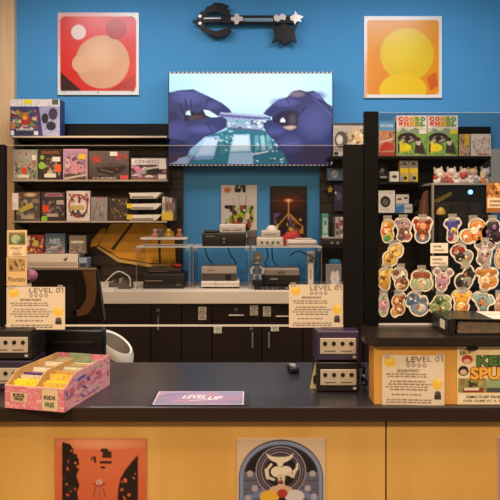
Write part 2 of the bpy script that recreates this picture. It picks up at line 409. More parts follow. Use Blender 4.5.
# the two small posters under the television
poster(221, 257, 185, 238, 4.79, 'white poster splashed with green, red and black paint shapes, under the television', '#d9cdc0',
       [('n', 3, 30, ['#7d9a2c', '#3c5a1e', '#a8b83a', '#2a1f1c'], .10, (.1, .38, .9, .88)), ('n', 8, 16, ['#a8402c', '#5a2a22', '#e6d6c6', '#c8a83a'], .07, (.3, .35, .9, .8)),
        ('e', .5, .74, .09, .05, '#b3261f'), ('n', 4, 7, ['#1c1718'], .07, (.38, .0, .68, .14)), ('e', .18, .1, .1, .05, '#c9773a'),
        ('l', .5, .2, .5, .5, .012, '#9aa53c'), ('l', .35, .25, .35, .5, .01, '#b0a040'), ('l', .7, .2, .68, .45, .01, '#8a4a32')], '#d9cdc0', 0, 60, .004)
poster(270, 307, 186, 240, 4.79, 'dark poster with a glowing orange star and golden streaks, under the television', '#2c1d18',
       [('s', .5, .3, .45, .2, '#6a2c14', .8), ('n', 6, 12, ['#c98a2c', '#e0a83c', '#8a4a22', '#6a4a7a'], .07, (.1, .5, .9, .88)), ('l', .5, .25, .5, .6, .02, '#d8a04a'),
        ('l', .5, .5, .2, .75, .02, '#c88a34'), ('l', .5, .5, .82, .72, .02, '#c88a34'), ('l', .4, .95, .6, .6, .018, '#5a4a78'), ('l', .5, .62, .85, .98, .018, '#7a5a6a'),
        ('l', 0, .27, 1, .27, .006, '#b4582a'), ('l', .5, .28, .98, .1, .005, '#8a4020'), ('e', .5, .27, .13, .035, '#e0682a'), ('e', .5, .27, .05, .03, '#ffd890'), ('n', 9, 5, ['#f0c060'], .03, (.1, .6, .9, .9))], '#241814', 0, 60, .004)
# mustard reflection of a mural, modelled as a cut-out on the left slatwall
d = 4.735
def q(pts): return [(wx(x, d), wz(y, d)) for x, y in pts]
t = empty('mural_reflection', (0, d, 0)); tag(t, 'large mustard yellow mural reflection modelled as a cutout on slatwall behind the four tiny figures', 'modelled reflection')
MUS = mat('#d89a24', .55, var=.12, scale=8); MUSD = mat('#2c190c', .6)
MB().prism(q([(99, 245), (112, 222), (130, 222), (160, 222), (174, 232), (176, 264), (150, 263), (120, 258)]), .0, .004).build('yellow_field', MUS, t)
MB().prism(q([(90, 247), (92, 240), (101, 229), (106, 228), (104, 236), (97, 246)]), .0, .004).build('yellow_leaf_reflection', MUS, t)
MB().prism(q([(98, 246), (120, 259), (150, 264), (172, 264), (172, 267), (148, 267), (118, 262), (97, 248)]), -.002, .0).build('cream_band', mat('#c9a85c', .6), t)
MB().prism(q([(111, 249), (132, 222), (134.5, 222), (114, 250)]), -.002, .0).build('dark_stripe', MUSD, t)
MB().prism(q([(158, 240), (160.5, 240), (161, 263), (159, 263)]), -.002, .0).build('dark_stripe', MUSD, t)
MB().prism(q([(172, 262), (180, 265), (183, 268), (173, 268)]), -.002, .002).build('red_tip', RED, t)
# ================================================================== TELEVISION
d = 4.66
w, h = px(165.5, d), px(95, d)
t = empty('television', (wx(250.7, d), d, wz(166, d))); t.rotation_euler = (math.radians(-1.0), 0, 0)
tag(t, 'large wall television showing gloved hands repairing a circuit board', 'television')
MB().box(-w/2, w/2, .004, .05, 0, h, .004).build('television_shell', PLAST, t)
MB().box(-.25, .25, .05, .10, h*.3, h*.7).build('wall_mount', BLACK, t)
def tv(pts): return [((x-22)/433, (y-188)/250) for x, y in pts]
def te(x, y, rx, ry): return ((x-22)/433, (y-188)/250, rx/433, ry/250)
NAVY, NAV2, NAV3 = '#2e2f5c', '#1d1c40', '#51558c'
def tl(pts): return [((168+x/5.2-168.6)/164.2, (70+y/5.2-71.6)/94.2) for x, y in pts]
def tr(pts): return tl([(x+84*5.2, y) for x, y in pts])
def el(x, y, rx, ry, right=0): return (*(tr if right else tl)([(x, y)])[0], rx/5.2/164.2, ry/5.2/94.2)
def ln(p0, p1, t_, c, right=0):
    q = (tr if right else tl)([p0, p1]); return ('l', *q[0], *q[1], t_, c)
NAVY, NAV2, NAV3 = '#34396a', '#1c1d44', '#5a60a4'
ops = [('g', '#c2ecfa', '#9cc8ea'), ('s', .55, .15, .5, .4, '#dff6fc', .9),
    ('p', tl([(200, 350), (330, 305), (420, 305), (545, 325), (620, 420), (660, 500), (100, 500)]), '#2e7488'),
    ('p', tl([(188, 352), (268, 346), (240, 452), (136, 456)]), '#a9c6ea'), ('p', tl([(196, 360), (258, 356), (236, 440), (152, 446)]), '#c6ddf4'), ('p', tl([(136, 456), (240, 452), (232, 470), (128, 474)]), '#7d9ac4'),
    ('p', tl([(338, 338), (424, 336), (432, 428), (320, 432)]), '#b4d2e4'), ('p', tl([(346, 346), (416, 344), (422, 420), (330, 424)]), '#d2e6ee'), ('p', tl([(320, 436), (440, 432), (444, 500), (310, 500)]), '#9dc0d8'),
    ('p', tl([(275, 345), (330, 340), (312, 440), (262, 446)]), '#3d8494'), ('n', 6, 26, ['#1f5064', '#bcd8dc', '#5aa0ac'], .006, (.28, .62, .40, .85)),
    ('p', tl([(450, 345), (470, 340), (478, 420), (452, 425)]), '#62a4b4'), ('p', tl([(480, 345), (500, 340), (510, 420), (486, 425)]), '#9cc8d0'), ('p', tl([(508, 345), (528, 340), (545, 420), (518, 425)]), '#62a4b4'),
    ('n', 7, 40, ['#d8eaee', '#1d4c5e', '#8cc0c8', '#e8f4f4'], .006, (.52, .62, .76, .98)),
    ('p', tl([(0, 112), (60, 100), (130, 95), (180, 120), (235, 145), (285, 172), (318, 200), (332, 220), (270, 228), (262, 240), (300, 250), (312, 268), (304, 300), (240, 336), (190, 352), (160, 380), (118, 415), (100, 450), (60, 470), (0, 500)]), NAVY),
    ('s', *el(110, 140, 110, 45), NAV3, .75), ('s', *el(230, 180, 60, 30), NAV3, .55), ('s', *el(40, 320, 90, 60), NAV3, .35), ('s', *el(180, 310, 90, 30), NAV3, .7), ('s', *el(40, 400, 80, 40), NAV2, .8), ('s', *el(60, 465, 90, 40), '#4a3440', .95), ('s', *el(20, 240, 50, 40), NAV2, .7),
    ('p', tl([(84, 240), (90, 215), (108, 205), (150, 225), (186, 205), (225, 215), (262, 244), (200, 246), (168, 258), (110, 268), (84, 262)]), '#1a1730'), ('p', tl([(90, 232), (96, 214), (112, 208), (118, 234)]), '#d6eef8'), ('p', tl([(182, 205), (210, 208), (240, 226), (266, 244), (222, 246), (196, 234)]), '#d6eef8'),
    ('p', tl([(100, 240), (150, 232), (190, 240), (170, 256), (110, 266)]), '#4a3846'),
    ln((10, 112), (150, 118), .003, NAV3), ln((90, 150), (95, 200), .004, NAV2), ln((120, 150), (118, 195), .003, NAV2), ln((60, 170), (80, 230), .004, NAV2), ln((210, 140), (195, 190), .003, NAV2), ln((0, 360), (90, 380), .004, NAV2), ln((200, 280), (230, 320), .003, NAV2),
    ('p', tr([(58, 228), (75, 205), (105, 175), (140, 150), (182, 138), (215, 104), (250, 98), (285, 108), (320, 102), (350, 120), (385, 165), (427, 205), (427, 420), (395, 500), (190, 500), (165, 440), (140, 410), (125, 380), (95, 350), (72, 320), (56, 290), (60, 262), (105, 258), (104, 244)]), NAVY),
    ('s', *el(330, 270, 110, 110, 1), NAV3, .55), ('s', *el(170, 165, 90, 30, 1), NAV3, .85), ('s', *el(120, 320, 60, 30, 1), NAV3, .55), ('s', *el(235, 122, 50, 20, 1), '#8a7888', .95), ('s', *el(345, 130, 50, 30, 1), NAV3, .9), ('s', *el(330, 450, 130, 70, 1), '#3c3048', .9), ('s', *el(200, 390, 80, 60, 1), NAV3, .45),
    ('p', tr([(105, 255), (150, 215), (200, 205), (240, 215), (240, 260), (236, 300), (205, 318), (170, 306), (150, 285), (110, 268)]), '#241f3e'), ('p', tr([(146, 272), (150, 256), (162, 246), (174, 262), (172, 272)]), '#e4ecf4'), ('s', *el(212, 260, 26, 40, 1), '#5a4858', .9), ('p', tr([(160, 296), (200, 288), (232, 292), (228, 304), (200, 316), (172, 308)]), '#b08e8c'), ('p', tr([(172, 300), (205, 296), (225, 298), (205, 308)]), '#d8b8a8'),
    ln((180, 140), (190, 170), .003, NAV2, 1), ln((280, 120), (420, 190), .004, NAV2, 1), ln((240, 240), (280, 190), .004, NAV2, 1), ln((420, 240), (330, 150), .003, NAV3, 1), ln((150, 395), (250, 380), .003, NAV3, 1),
    ('p', tl([(270, 218), (440, 232), (534, 240), (534, 258), (440, 256), (268, 244)]), '#6a6aa0'), ('p', tl([(272, 220), (440, 234), (532, 242), (532, 246), (440, 240), (272, 226)]), '#c8d0e8'),
    ('p', tl([(306, 248), (500, 260), (494, 314), (306, 300)]), '#9cb0cc'), ('p', tl([(334, 262), (410, 266), (408, 280), (332, 276)]), '#7fb4c8'), ('n', 2, 26, ['#3d4c68', '#e8eef8', '#2a3450'], .007, (.36, .52, .6, .6)), ('p', tl([(306, 298), (494, 312), (494, 320), (306, 308)]), '#54607c'),
    ln((440, 445), (520, 428), .004, '#e8e4ec'), ('p', tl([(55, 465), (100, 455), (112, 470), (95, 490), (40, 490)]), '#9aa8c8')]
panel('screen', w-.016, h-.03, 230, '#b8dcec', ops, t, (0, .003, .015), None, SCREEN)
for z in (.002, h-.011):
    panel('beaded_edge', w-.004, .009, 330, '#2a2a30', [('e', (i+.5)/40, .5, .008, .42, '#e6e6ea') for i in range(40)], t, (0, .0025, z))
# ================================================================== CARTONS ON SHELVES
def carton(name, label, cat, x0, x1, yt, zb, d, depth, side, bg, ops, grp=None, res=44, rz=0, texts=(), stickers=(), m=None, lean=0):
    ops = [(op[0], op[1], int(op[2]*2.6), op[3], op[4]*.6, op[5]) if op[0] == 'n' else op for op in ops]+[('tex', len(label))]
    w = px(x1-x0, d); h = wz(yt, d)-zb
    o = MB().box(-w/2, w/2, 0, depth, 0, h, min(.003, w*.05)).build(name, mat(side, .45), None, (wx((x0+x1)/2, d), d, zb+.0005), (lean, 0, rz))
    tag(o, label, cat, grp)
    panel('front_print', w-.003, h-.003, res, bg, ops, o, (0, -.001, .0015), None, m or GLOSS)
    for s, u, v, tw, th, c in texts: text(s, o, (u-.5)*w, (1-v)*h, tw*w, th*h, mat(c, .5), -.0022, bold=.01)
    for u, v, sw, sh, c, kind in stickers:
        if kind == 'round': MB().cyl(((u-.5)*w, -.0018, (1-v)*h), sw*w, .0012, 'Y', 18).build('round_sticker', mat(c, .5), o)
        else:
            b = MB().box(-sw*w/2, sw*w/2, -.0026, -.0014, -sh*h/2, sh*h/2).build('price_sticker', mat(c, .5), o, ((u-.5)*w, 0, (1-v)*h), (0, -kind if kind != 'flat' else 0, 0))
    return o
LIP = mat('#b8a48e', .4); SHB = mat('#150d09', .6, spec=.25)
def shelf(x0, x1, z, label, d=4.50, lip=True, back=4.748):
    X0, X1 = wx(x0, d), wx(x1, d)
    t = empty('wall_shelf', ((X0+X1)/2, d, z)); tag(t, label, 'shelf')
    hw = (X1-X0)/2
    MB().box(-hw, hw, 0, back-d, -.018, 0).build('shelf_board', SHB, t)
    MB().box(-hw, hw, -.004, 0, -.011, .001).build('price_rail', LIP if lip else SHB, t)
    for s in (-1, 1):
        MB().prismx([(.02, -.018), (back-d, -.018), (back-d, -.075)], s*(hw-.02)-.004, s*(hw-.02)+.004).build('bracket', BLACK, t)
dS = 4.52
Z0, Z1, Z2, Z3 = wz(136.5, dS), wz(180, dS), wz(221, dS), wz(268, dS)
shelf(12, 167, Z0, 'topmost dark shelf on left slatwall, holding the blue controller box')
shelf(12, 168, Z1, 'upper left wall shelf with the pink box and the black console box')
shelf(12, 167, Z2, 'middle left wall shelf with the white game box and the stacked silver trays')
shelf(12, 93, Z3, 'lowest left wall shelf, under the long white carton')
carton('console_bundle_box', 'blue boxed console bundle with white top on the highest left shelf', 'box', 10, 60, 99, Z0, dS, .12, '#3a3d70', '#363a6a',
    [('r', 0, 0, 1, .2, '#dcd3cc'), ('n', 1, 26, ['#8a3a22', '#c47a34', '#5b8a3a', '#2a2a50', '#d8b89a', '#7a1f1f'], .06, (.02, .3, .55, .8)), ('e', .32, .58, .1, .16, '#a02c24'), ('e', .3, .5, .05, .06, '#e09a34'),
     ('p', [(.58, .2), (1, .2), (1, .98), (.66, .98)], '#9a98b4'), ('e', .7, .52, .07, .14, '#23222c'), ('e', .86, .4, .09, .16, '#3a3048'), ('e', .82, .72, .1, .12, '#1e1f2c'), ('r', .84, .02, .96, .16, '#4c5a50'),
     ('r', 0, .84, .6, 1, '#26284c'), ('r', .48, .86, .56, .96, '#d6cdd0'), ('rr', .02, .84, .08, .97, .02, '#e6e0de')], res=80,
    texts=[('SUPER HEROES', .3, .815, .34, .06, '#e8e0d8'), ('MARVEL', .3, .72, .12, .05, '#e8d0c8')], stickers=[(.36, .075, .16, .11, '#e8d21e', 'flat')])
gB = 'game boxes on the left shelves'
carton('game_box', 'grey green game box with red sticker, first on the upper left shelf', 'game box', 13, 37.5, 149.5, Z1, dS, .03, '#8a8a7c', '#9c9c88',
    [('n', 11, 24, ['#b8b0a0', '#7a6a5c', '#a8502c', '#c8b494', '#55604c', '#c07a6a'], .1, (.05, .4, .95, .95)), ('s', .5, .2, .5, .25, '#b4b4a4', .8), ('n', 14, 5, ['#a85a52', '#c09088'], .06, (.2, .08, .6, .25))], gB,
    stickers=[(.86, .27, .17, .16, '#efe8dc', 'flat'), (.46, .68, .2, .18, '#e2441e', 'flat'), (.42, .88, .5, .1, '#eadfc4', 'flat')])
carton('game_box', 'black game box with orange and green stickers on the upper left shelf', 'game box', 38.5, 62, 149, Z1, dS, .03, '#2a2220', '#332a28',
    [('r', .1, .05, .9, .16, '#5a2c1c'), ('n', 12, 20, ['#6a6a7a', '#a8a090', '#8a4a2c', '#3c3c48', '#b89848'], .08, (.1, .3, .9, .85)), ('e', .16, .27, .09, .07, '#a8b448'), ('p', [(.3, .85), (.5, .6), (.7, .85)], '#c0b49c')], gB,
    texts=[('REALMS', .5, .115, .72, .09, '#b06a3a')], stickers=[(.76, .33, .34, .15, '#f0e8da', 'flat'), (.15, .54, .15, 0, '#98c840', 'round'), (.82, .62, .28, .24, '#e8682c', 'flat'), (.5, .86, .5, .12, '#efe4c8', 'flat')])
carton('game_box', 'pink and mauve game box with yellow price sticker on the upper left shelf', 'game box', 63, 87.5, 149, Z1, dS, .03, '#c886a0', '#b58ea4',
    [('r', 0, 0, 1, .06, '#d89ab4'), ('r', 0, 0, .05, 1, '#d89ab4'), ('r', .95, 0, 1, 1, '#d89ab4'), ('n', 13, 22, ['#d8a8b4', '#8a5a6a', '#c4a0b4', '#6a4a5c', '#e0c0c4'], .1, (.1, .25, .9, .8)), ('p', [(.2, .75), (.5, .35), (.8, .75)], '#d8949c'),
     ('r', .06, .8, .94, 1, '#5a463e'), ('l', .1, .95, .9, .84, .04, '#cdbfae')], gB, stickers=[(.78, .25, .28, .17, '#e8c41e', 'flat')])
carton('console_box', 'dark grey retro console box with red star shapes on upper left shelf', 'console box', 88.5, 129, 151, Z1, dS, .1, '#5a4844', '#5e5250',
    [('g', '#6a5a58', '#4a3c3a'), ('p', [(.06, .2), (.14, .24), (.2, .08), (.22, .24), (.36, .18), (.26, .3), (.34, .42), (.22, .36), (.12, .46), (.14, .34)], '#c23a36'), ('n', 4, 5, ['#c03a36'], .05, (.68, .1, .95, .3)),
     ('p', [(.18, .6), (.55, .42), (.95, .5), (.9, .66), (.6, .86), (.22, .72)], '#2a2324'), ('p', [(.2, .58), (.55, .43), (.93, .5), (.6, .56)], '#4a4242'), ('l', .3, .64, .6, .74, .012, '#7a6c6a'), ('e', .7, .62, .02, .03, '#c03028'),
     ('r', .0, .88, .78, 1, '#3a2a28')], 'console boxes on the upper left shelf', res=66, texts=[('CLASSIC', .4, .935, .6, .07, '#d8c8b8')], stickers=[(.62, .1, .18, .14, '#f2e8da', 'flat'), (.88, .91, .2, .13, '#d84848', 'flat')])
carton('console_box', 'small console box with white GENESIS title band at right end of upper left shelf', 'console box', 130.5, 167, 157.5, Z1, dS, .09, '#4a3a3a', '#4a3634',
    [('r', .03, .06, .97, .32, '#ece2da'), ('n', 21, 16, ['#6a3c4c', '#c886a4', '#2a2020', '#a89c9a', '#e6d8d4', '#8a6a74'], .1, (.03, .34, .97, .88)), ('p', [(.05, .42), (.2, .36), (.35, .56), (.2, .68)], '#d67ca8'), ('p', [(.4, .6), (.75, .44), (.92, .56), (.6, .82)], '#211a1c'),
     ('l', .45, .5, .8, .42, .02, '#d8d0cc'), ('r', .02, .88, .98, 1, '#7a5a4c')], 'console boxes on the upper left shelf', res=60,
    texts=[('GENESIS', .45, .19, .7, .15, '#8a7f9c')], stickers=[(.88, .42, .2, .2, '#f2ead8', 'flat'), (.87, .86, .22, .2, '#e8d8c8', 'flat')])
carton('game_box', 'dark game box with slanted yellow tag, first on the middle left shelf', 'game box', 16, 40, 192, Z2, dS, .03, '#4a3c34', '#564a44',
    [('r', .05, .03, .95, .14, '#6a3c24'), ('n', 31, 24, ['#7a6a5c', '#46484c', '#8a7a6a', '#5a3c30', '#a09484'], .1, (.03, .15, .97, .95)), ('s', .6, .1, .3, .08, '#e8c89a', .9)], gB,
    stickers=[(.42, .55, .62, .17, '#b8a850', .42), (.82, .32, .28, .14, '#8d7a68', 'flat'), (.48, .87, .52, .12, '#b8a484', 'flat')])
carton('game_box', 'black game box with green round sticker on the middle left shelf', 'game box', 41, 65, 192, Z2, dS, .03, '#241c1c', '#362c2c',
    [('p', [(.12, .16), (.22, .04), (.82, .04), (.94, .16)], '#9c8c94'), ('r', .24, .07, .82, .12, '#8a3038'), ('n', 32, 18, ['#5a5058', '#7a6a6c', '#2a2224', '#8a7a70'], .09, (.08, .3, .95, .85))], gB,
    texts=[('ROADRASH', .52, .105, .58, .06, '#c85a5a')], stickers=[(.8, .36, .3, .15, '#b0a496', 'flat'), (.2, .58, .26, .24, '#e0461c', 'flat'), (.48, .8, .48, .11, '#b8a68e', 'flat'), (.14, .93, .13, 0, '#90c83c', 'round')])
carton('game_box', 'white game box with red swirl art and tan label on middle left shelf', 'game box', 66.5, 90, 191, Z2, dS, .03, '#e0d8d4', '#ddd3cc',
    [('n', 33, 9, ['#8a2f34', '#5a2430', '#c87a6c'], .09, (.1, .08, .95, .4)), ('o', .5, .5, .42, .4, .16, '#a0363c'), ('l', .1, .1, .35, .35, .025, '#5a3c3c'), ('l', .9, .15, .5, .3, .025, '#6a2c34'), ('n', 34, 10, ['#4a3a5c', '#6a4034', '#2a2430'], .09, (.15, .62, .9, .88))], gB,
    stickers=[(.45, .56, .62, .15, '#c4a860', 'flat')])
carton('game_box', 'plain pale grey game box in the middle of the middle left shelf', 'game box', 91, 107.5, 197, Z2, dS, .03, '#8a8480', '#928c88',
    [('n', 35, 14, ['#a49c98', '#7a7470', '#847470'], .14, (.1, .2, .9, .95)), ('r', .3, .02, .95, .06, '#a8504a'), ('l', .5, .35, .6, .8, .02, '#6a5a58')], gB, res=34)
carton('game_box', 'dark brown game box speckled with gold, beside the silver trays', 'game box', 108.5, 128, 198, Z2, dS, .03, '#3a2c22', '#423428',
    [('n', 36, 26, ['#8a7448', '#5a4830', '#b09858', '#6a5a50', '#2a2018'], .06, (.05, .05, .95, .9))], gB, res=36)
# third shelf: white carton, boxes standing on it
dW = 4.53
o = MB().box(0, px(51, dW), 0, .17, 0, wz(254, dW)-Z3-.001, .002).build('long_white_carton', mat('#dccfbd', .5), None, (wx(27, dW), dW, Z3+.0005))
tag(o, 'long white carton lying on the lowest left shelf', 'box')
zc = wz(254, dW)
hC = zc-Z3
MB().prism([(px(36, dW), .06), (px(41, dW), .085), (px(39, dW), .05)], -.0015, 0).build('black_mark', INK, o)
MB().box(px(1, dW), px(50, dW), -.0012, 0, .012, .045).build('lower_band', mat('#b9a78f', .5), o)
o = MB().box(0, px(8, dW), 0, .12, 0, wz(254, dW)-Z3-.03, .002).build('blue_carton', mat('#93a3b8', .5), None, (wx(79, dW), dW, Z3+.0005))
tag(o, 'small pale blue carton beside the long white carton', 'box')
MB().box(.004, px(8, dW)-.004, -.0012, 0, .005, .035).build('dark_base_band', mat('#3a3c48', .5), o)
gM = 'small boxes standing on the long white carton'
carton('game_box', 'red and white game box on long white carton, behind the handwritten cards', 'game box', 26, 44, 235, zc, 4.56, .03, '#8a2a24', '#8c2e28',
    [('n', 41, 16, ['#d8c8b8', '#b0342c', '#5a1c18', '#d8a850'], .1, (.02, .05, .98, .95)), ('e', .55, .45, .16, .16, '#c8b850'), ('p', [(.05, .1), (.25, .05), (.1, .6), (0, .6)], '#e0d4c8')], gM, res=34)
o = carton('console_box', 'blue console box lettered NES standing on the long white carton', 'console box', 45, 65, 233.5, zc, 4.56, .06, '#3c5878', '#4a6480',
    [('g', '#34506e', '#7a7c86'), ('n', 42, 14, ['#8a98a8', '#b8a8a0', '#a84a3a', '#2c3c50'], .1, (.02, .62, .98, .98)), ('l', .1, .8, .8, .55, .02, '#c4c4c8')], gM, res=40, texts=[('NES', .5, .38, .5, .26, '#c8d4e0')])
carton('game_box', 'grey brown game box with pale title strip at right end of the white carton', 'game box', 69, 86, 235.5, zc, 4.56, .03, '#7a7068', '#7c7068',
    [('n', 43, 14, ['#948a80', '#5c524c', '#a89c8c', '#8a5040'], .1, (.02, .4, .98, .98)), ('r', .12, .3, .85, .42, '#d8ccb8')], gM, res=34)
# silver trays
for i, (yb, l) in enumerate(((198.5, 'topmost shallow silver tray on the middle left shelf'), (209.5, 'middle shallow silver tray with yellow tag on the middle left shelf'), (220.5, 'bottom shallow silver tray with yellow tag on the middle left shelf'))):
    w = px(33, dS); z = wz(yb, dS)
    t = empty('silver_tray', (wx(145, dS), dS, z)); tag(t, l, 'tray', 'stacked silver trays')
    MB().prism([(-w/2+.012, 0), (w/2-.045, 0), (w/2-.03, .012), (w/2, .042), (w/2-.004, .046), (-w/2, .042), (-w/2, .036), (-w/2+.012, .03)], 0, .16, .002).build('tray_shell', mat('#f2ebe0', .22, .15, var=.06, scale=18), t)
    MB().box(-w/2+.02, w/2-.06, -.002, .0, .008, .016).build('dark_rim', mat('#4a4038', .4), t)
    if i: MB().box(-w/2-.012, -w/2+.03, -.003, -.001, .01, .045).build('yellow_tag', mat('#e2c428', .5), t)
    for s in (-1, 1): MB().box(s*w*.3-.006, s*w*.3+.006, .06, .1, (-.03 if i < 2 else 0), 0.0005).build('tray_foot', BLACK, t)
# upright cases with yellow tag
for i, (xa, c, l) in enumerate(((164.5, '#d8ccbc', 'white upright case with yellow tag, first right of the silver trays'), (168, '#b09a8c', 'tan upright case, second right of the silver trays'), (171.3, '#c9c0b8', 'pale upright case, third right of the silver trays'), (174.5, '#5a4a44', 'dark upright case, last right of the silver trays'))):
    yb = 221 if i < 1 else 220.5
    o = MB().box(0, px(3, dS), 0, .12, 0, wz(194+i*.6, dS)-Z2-.02, .0015).build('game_case', mat(c, .4), None, (wx(xa, dS)-.02, dS+.02, Z2+.0005))
    tag(o, l, 'game case', 'upright cases by the silver trays')
    MB().box(.003, px(3, dS)-.003, -.001, 0, .08, .14).build('spine_print', mat(['#a8a49c', '#7a4a3c', '#9a4a44', '#8a8078'][i], .5), o)
    if i == 0: MB().box(-.004, px(11, dS), -.004, -.002, .005, .065).build('yellow_tag', mat('#e6c238', .5), o)
MB_ = None
# little wall pieces at the left edge
o = MB().box(0, px(6, 4.25), 0, .012, 0, px(17, 4.25), .002).build('wall_switch', mat('#e6ddd0', .45), None, (wx(10, 4.25), 4.287, wz(210, 4.25)))
tag(o, 'white switch plate on pale wood trim at left edge', 'switch')
MB().box(.012, .03, -.006, 0, .045, .075, .002).build('rocker', WHITE, o)
# ================================================================== RIGHT SHELVES
dR = 4.45
R1, R2, R3, R4 = wz(156.5, dR), wz(182, dR), wz(213, dR), wz(246, dR)
shelf(330, 494, R1, 'top right wall shelf carrying the two green wheel boxes', 4.42, False)
shelf(372, 430, R2, 'right wall shelf with the two yellow cartons', 4.42, False)
shelf(372, 430, R3, 'right wall shelf with the white box with round window', 4.42, False)
shelf(319, 368, R4, 'short wall shelf left of the dark posts, holding a black console', 4.42, False)
carton('console_box', 'grey box with brown picture just right of television', 'console box', 333, 366, 123, R1, dR, .1, '#3a302c', '#b4a698',
    [('r', 0, 0, 1, .08, '#2a2220'), ('e', .25, .5, .2, .25, '#4a3a34'), ('e', .2, .5, .1, .14, '#d0c6b8'), ('s', .72, .45, .3, .35, '#d8a860', .9), ('n', 51, 12, ['#8a6a4a', '#d8c8a8', '#6a5040'], .08, (.4, .2, .98, .85)), ('r', 0, .85, 1, 1, '#d8ccc0'), ('rr', .03, .86, .16, .97, .02, '#2a2422')], res=50)
carton('toy_box', 'toy car box with blue top band and red car picture, left of green boxes', 'box', 378.5, 395, 121, R1, dR, .1, '#5a7890', '#b88a68',
    [('r', 0, 0, 1, .26, '#4a98c8'), ('n', 52, 10, ['#c8a080', '#8a4a30', '#d86a3a'], .12, (0, .3, 1, .6)), ('p', [(.05, .75), (.35, .6), (.9, .62), (.95, .82), (.1, .86)], '#c03a28'), ('l', .1, .6, .9, .5, .03, '#e8e0d8'), ('r', 0, .88, 1, 1, '#a83c2c')], res=36, texts=[('RACING', .5, .13, .75, .1, '#e8eef2')])
for x0, x1, pc, l in ((396.5, 427, '#efe6d8', 'green steering wheel box with white price tag, left of the pair'), (427.5, 458, '#e8d028', 'green steering wheel box with yellow price tag, right of the pair')):
    o = carton('wheel_box', l, 'box', x0, x1, 115.5, R1, dR, .11, '#d8d0c4', '#7fae4a',
        [('r', 0, 0, 1, .32, '#efe6da'), ('p', [(0, .42), (.2, .36), (.5, .44), (.8, .36), (1, .42), (1, .3), (0, .3)], '#cfd0b8'), ('n', 61, 8, ['#6a9a44', '#8aae5c', '#5c8a3c'], .14, (0, .44, 1, 1)), ('p', [(.12, .36), (.2, .3), (.4, .38), (.6, .3), (.85, .36), (.8, .44), (.2, .46)], '#8a9a84'),
         ('e', .36, .55, .32, .13, '#2a211e'), ('e', .36, .58, .22, .075, '#a8a094'), ('r', .08, .54, .64, .57, '#3a302c'), ('e', .36, .56, .1, .06, '#2a211e'), ('p', [(.26, .56), (.4, .56), (.36, .68), (.3, .68)], '#2a211e'), ('p', [(.58, .92), (.62, .68), (.72, .6), (.86, .68), (.94, .94)], '#3c3230'), ('e', .72, .66, .08, .07, '#cfc4bc'), ('e', .7, .58, .09, .05, '#3a2c26'),
         ('p', [(.06, .76), (.12, .62), (.22, .62), (.2, .9), (.06, .9)], '#e6c84a'), ('r', .05, .7, .1, .9, '#221c1a'), ('e', .3, .79, .19, .09, '#efdc1c'), ('e', .3, .72, .05, .05, '#efdc1c'), ('r', 0, .97, 1, 1, '#a8a090')], 'green steering wheel boxes', res=64, stickers=[(.86, .4, .24, .1, pc, 'flat')])
    W = px(30.5, dR); H = wz(115.5, dR)-R1
    for row, (wd, vv) in enumerate((('COMBO', .085), ('WHEEL', .205))):
        for j, ch in enumerate(wd):
            text(ch, o, (-.36+j*.18)*W, (1-vv)*H, .165*W, .115*H, mat(['#d8382c', '#e0622a', '#e0a828', '#8aa838', '#4a9a4a'][j], .5), -.0022, bold=.09)
    MB().box(-.36*W, .36*W, -.0018, -.0012, .718*H, .728*H).build('tagline_strip', mat('#a8886a', .5), o)
carton('game_box', 'tan and yellow game box right of the green wheel boxes', 'game box', 459, 470, 134, R1, dR, .04, '#8a6a50', '#b89a78', [('n', 63, 16, ['#8a5a44', '#d8b8a0', '#c8a050', '#6a4a40'], .14, (0, 0, 1, 1)), ('r', .5, .0, .95, .5, '#d8b438')], res=24)
carton('game_box', 'white game box with faint pink figures at right end of top shelf', 'game box', 471, 491, 134, R1, dR, .05, '#d8d0c8', '#ddd2c8', [('n', 64, 22, ['#c8a8a0', '#b8b0a8', '#d8a898', '#a89890', '#e8c8a8'], .1, (.1, .15, .95, .85)), ('r', .3, .86, .9, .94, '#b8564c')], res=36)
# row 2
o = MB().ball((0, 0, .062), .06, (.75, .5, 1.03), 18).build('black_pouch', mat('#1e1b1b', .35, var=.3, scale=50), None, (wx(384, dR), dR+.05, R2), smooth=True)
tag(o, 'crumpled black plastic pouch at left end of the shelf with the yellow cartons', 'pouch')
MB().box(-.025, .025, -.034, -.03, .03, .045).build('pouch_label', GREY, o)
carton('accessory_box', 'small white box with dark icon left of the yellow cartons', 'box', 390, 399, 171.5, R2, dR, .06, '#e0dad4', '#e0dad4', [('e', .5, .5, .26, .16, '#3a3432'), ('r', .15, .44, .85, .5, '#4a4442')], res=24)
for x0, l in ((400, 'yellow and grey banded carton, left of two on the right shelf'), (409.2, 'yellow and grey banded carton, right of two on the right shelf')):
    carton('banded_carton', l, 'box', x0, x0+8.8, 160.5, R2, dR, .06, '#d8b828', '#8d8884', [('r', 0, .36, 1, .6, '#e2c428'), ('p', [(.2, .24), (.5, .05), (.8, .24), (.5, .2)], '#231e1c'), ('r', 0, .6, 1, 1, '#a09a90'), ('p', [(0, .6), (.5, .66), (1, .6), (1, 1), (0.6, 1), (.4, .72)], '#d8bc30'), ('e', .6, .82, .2, .09, '#231e1c')], 'yellow banded cartons', res=26)
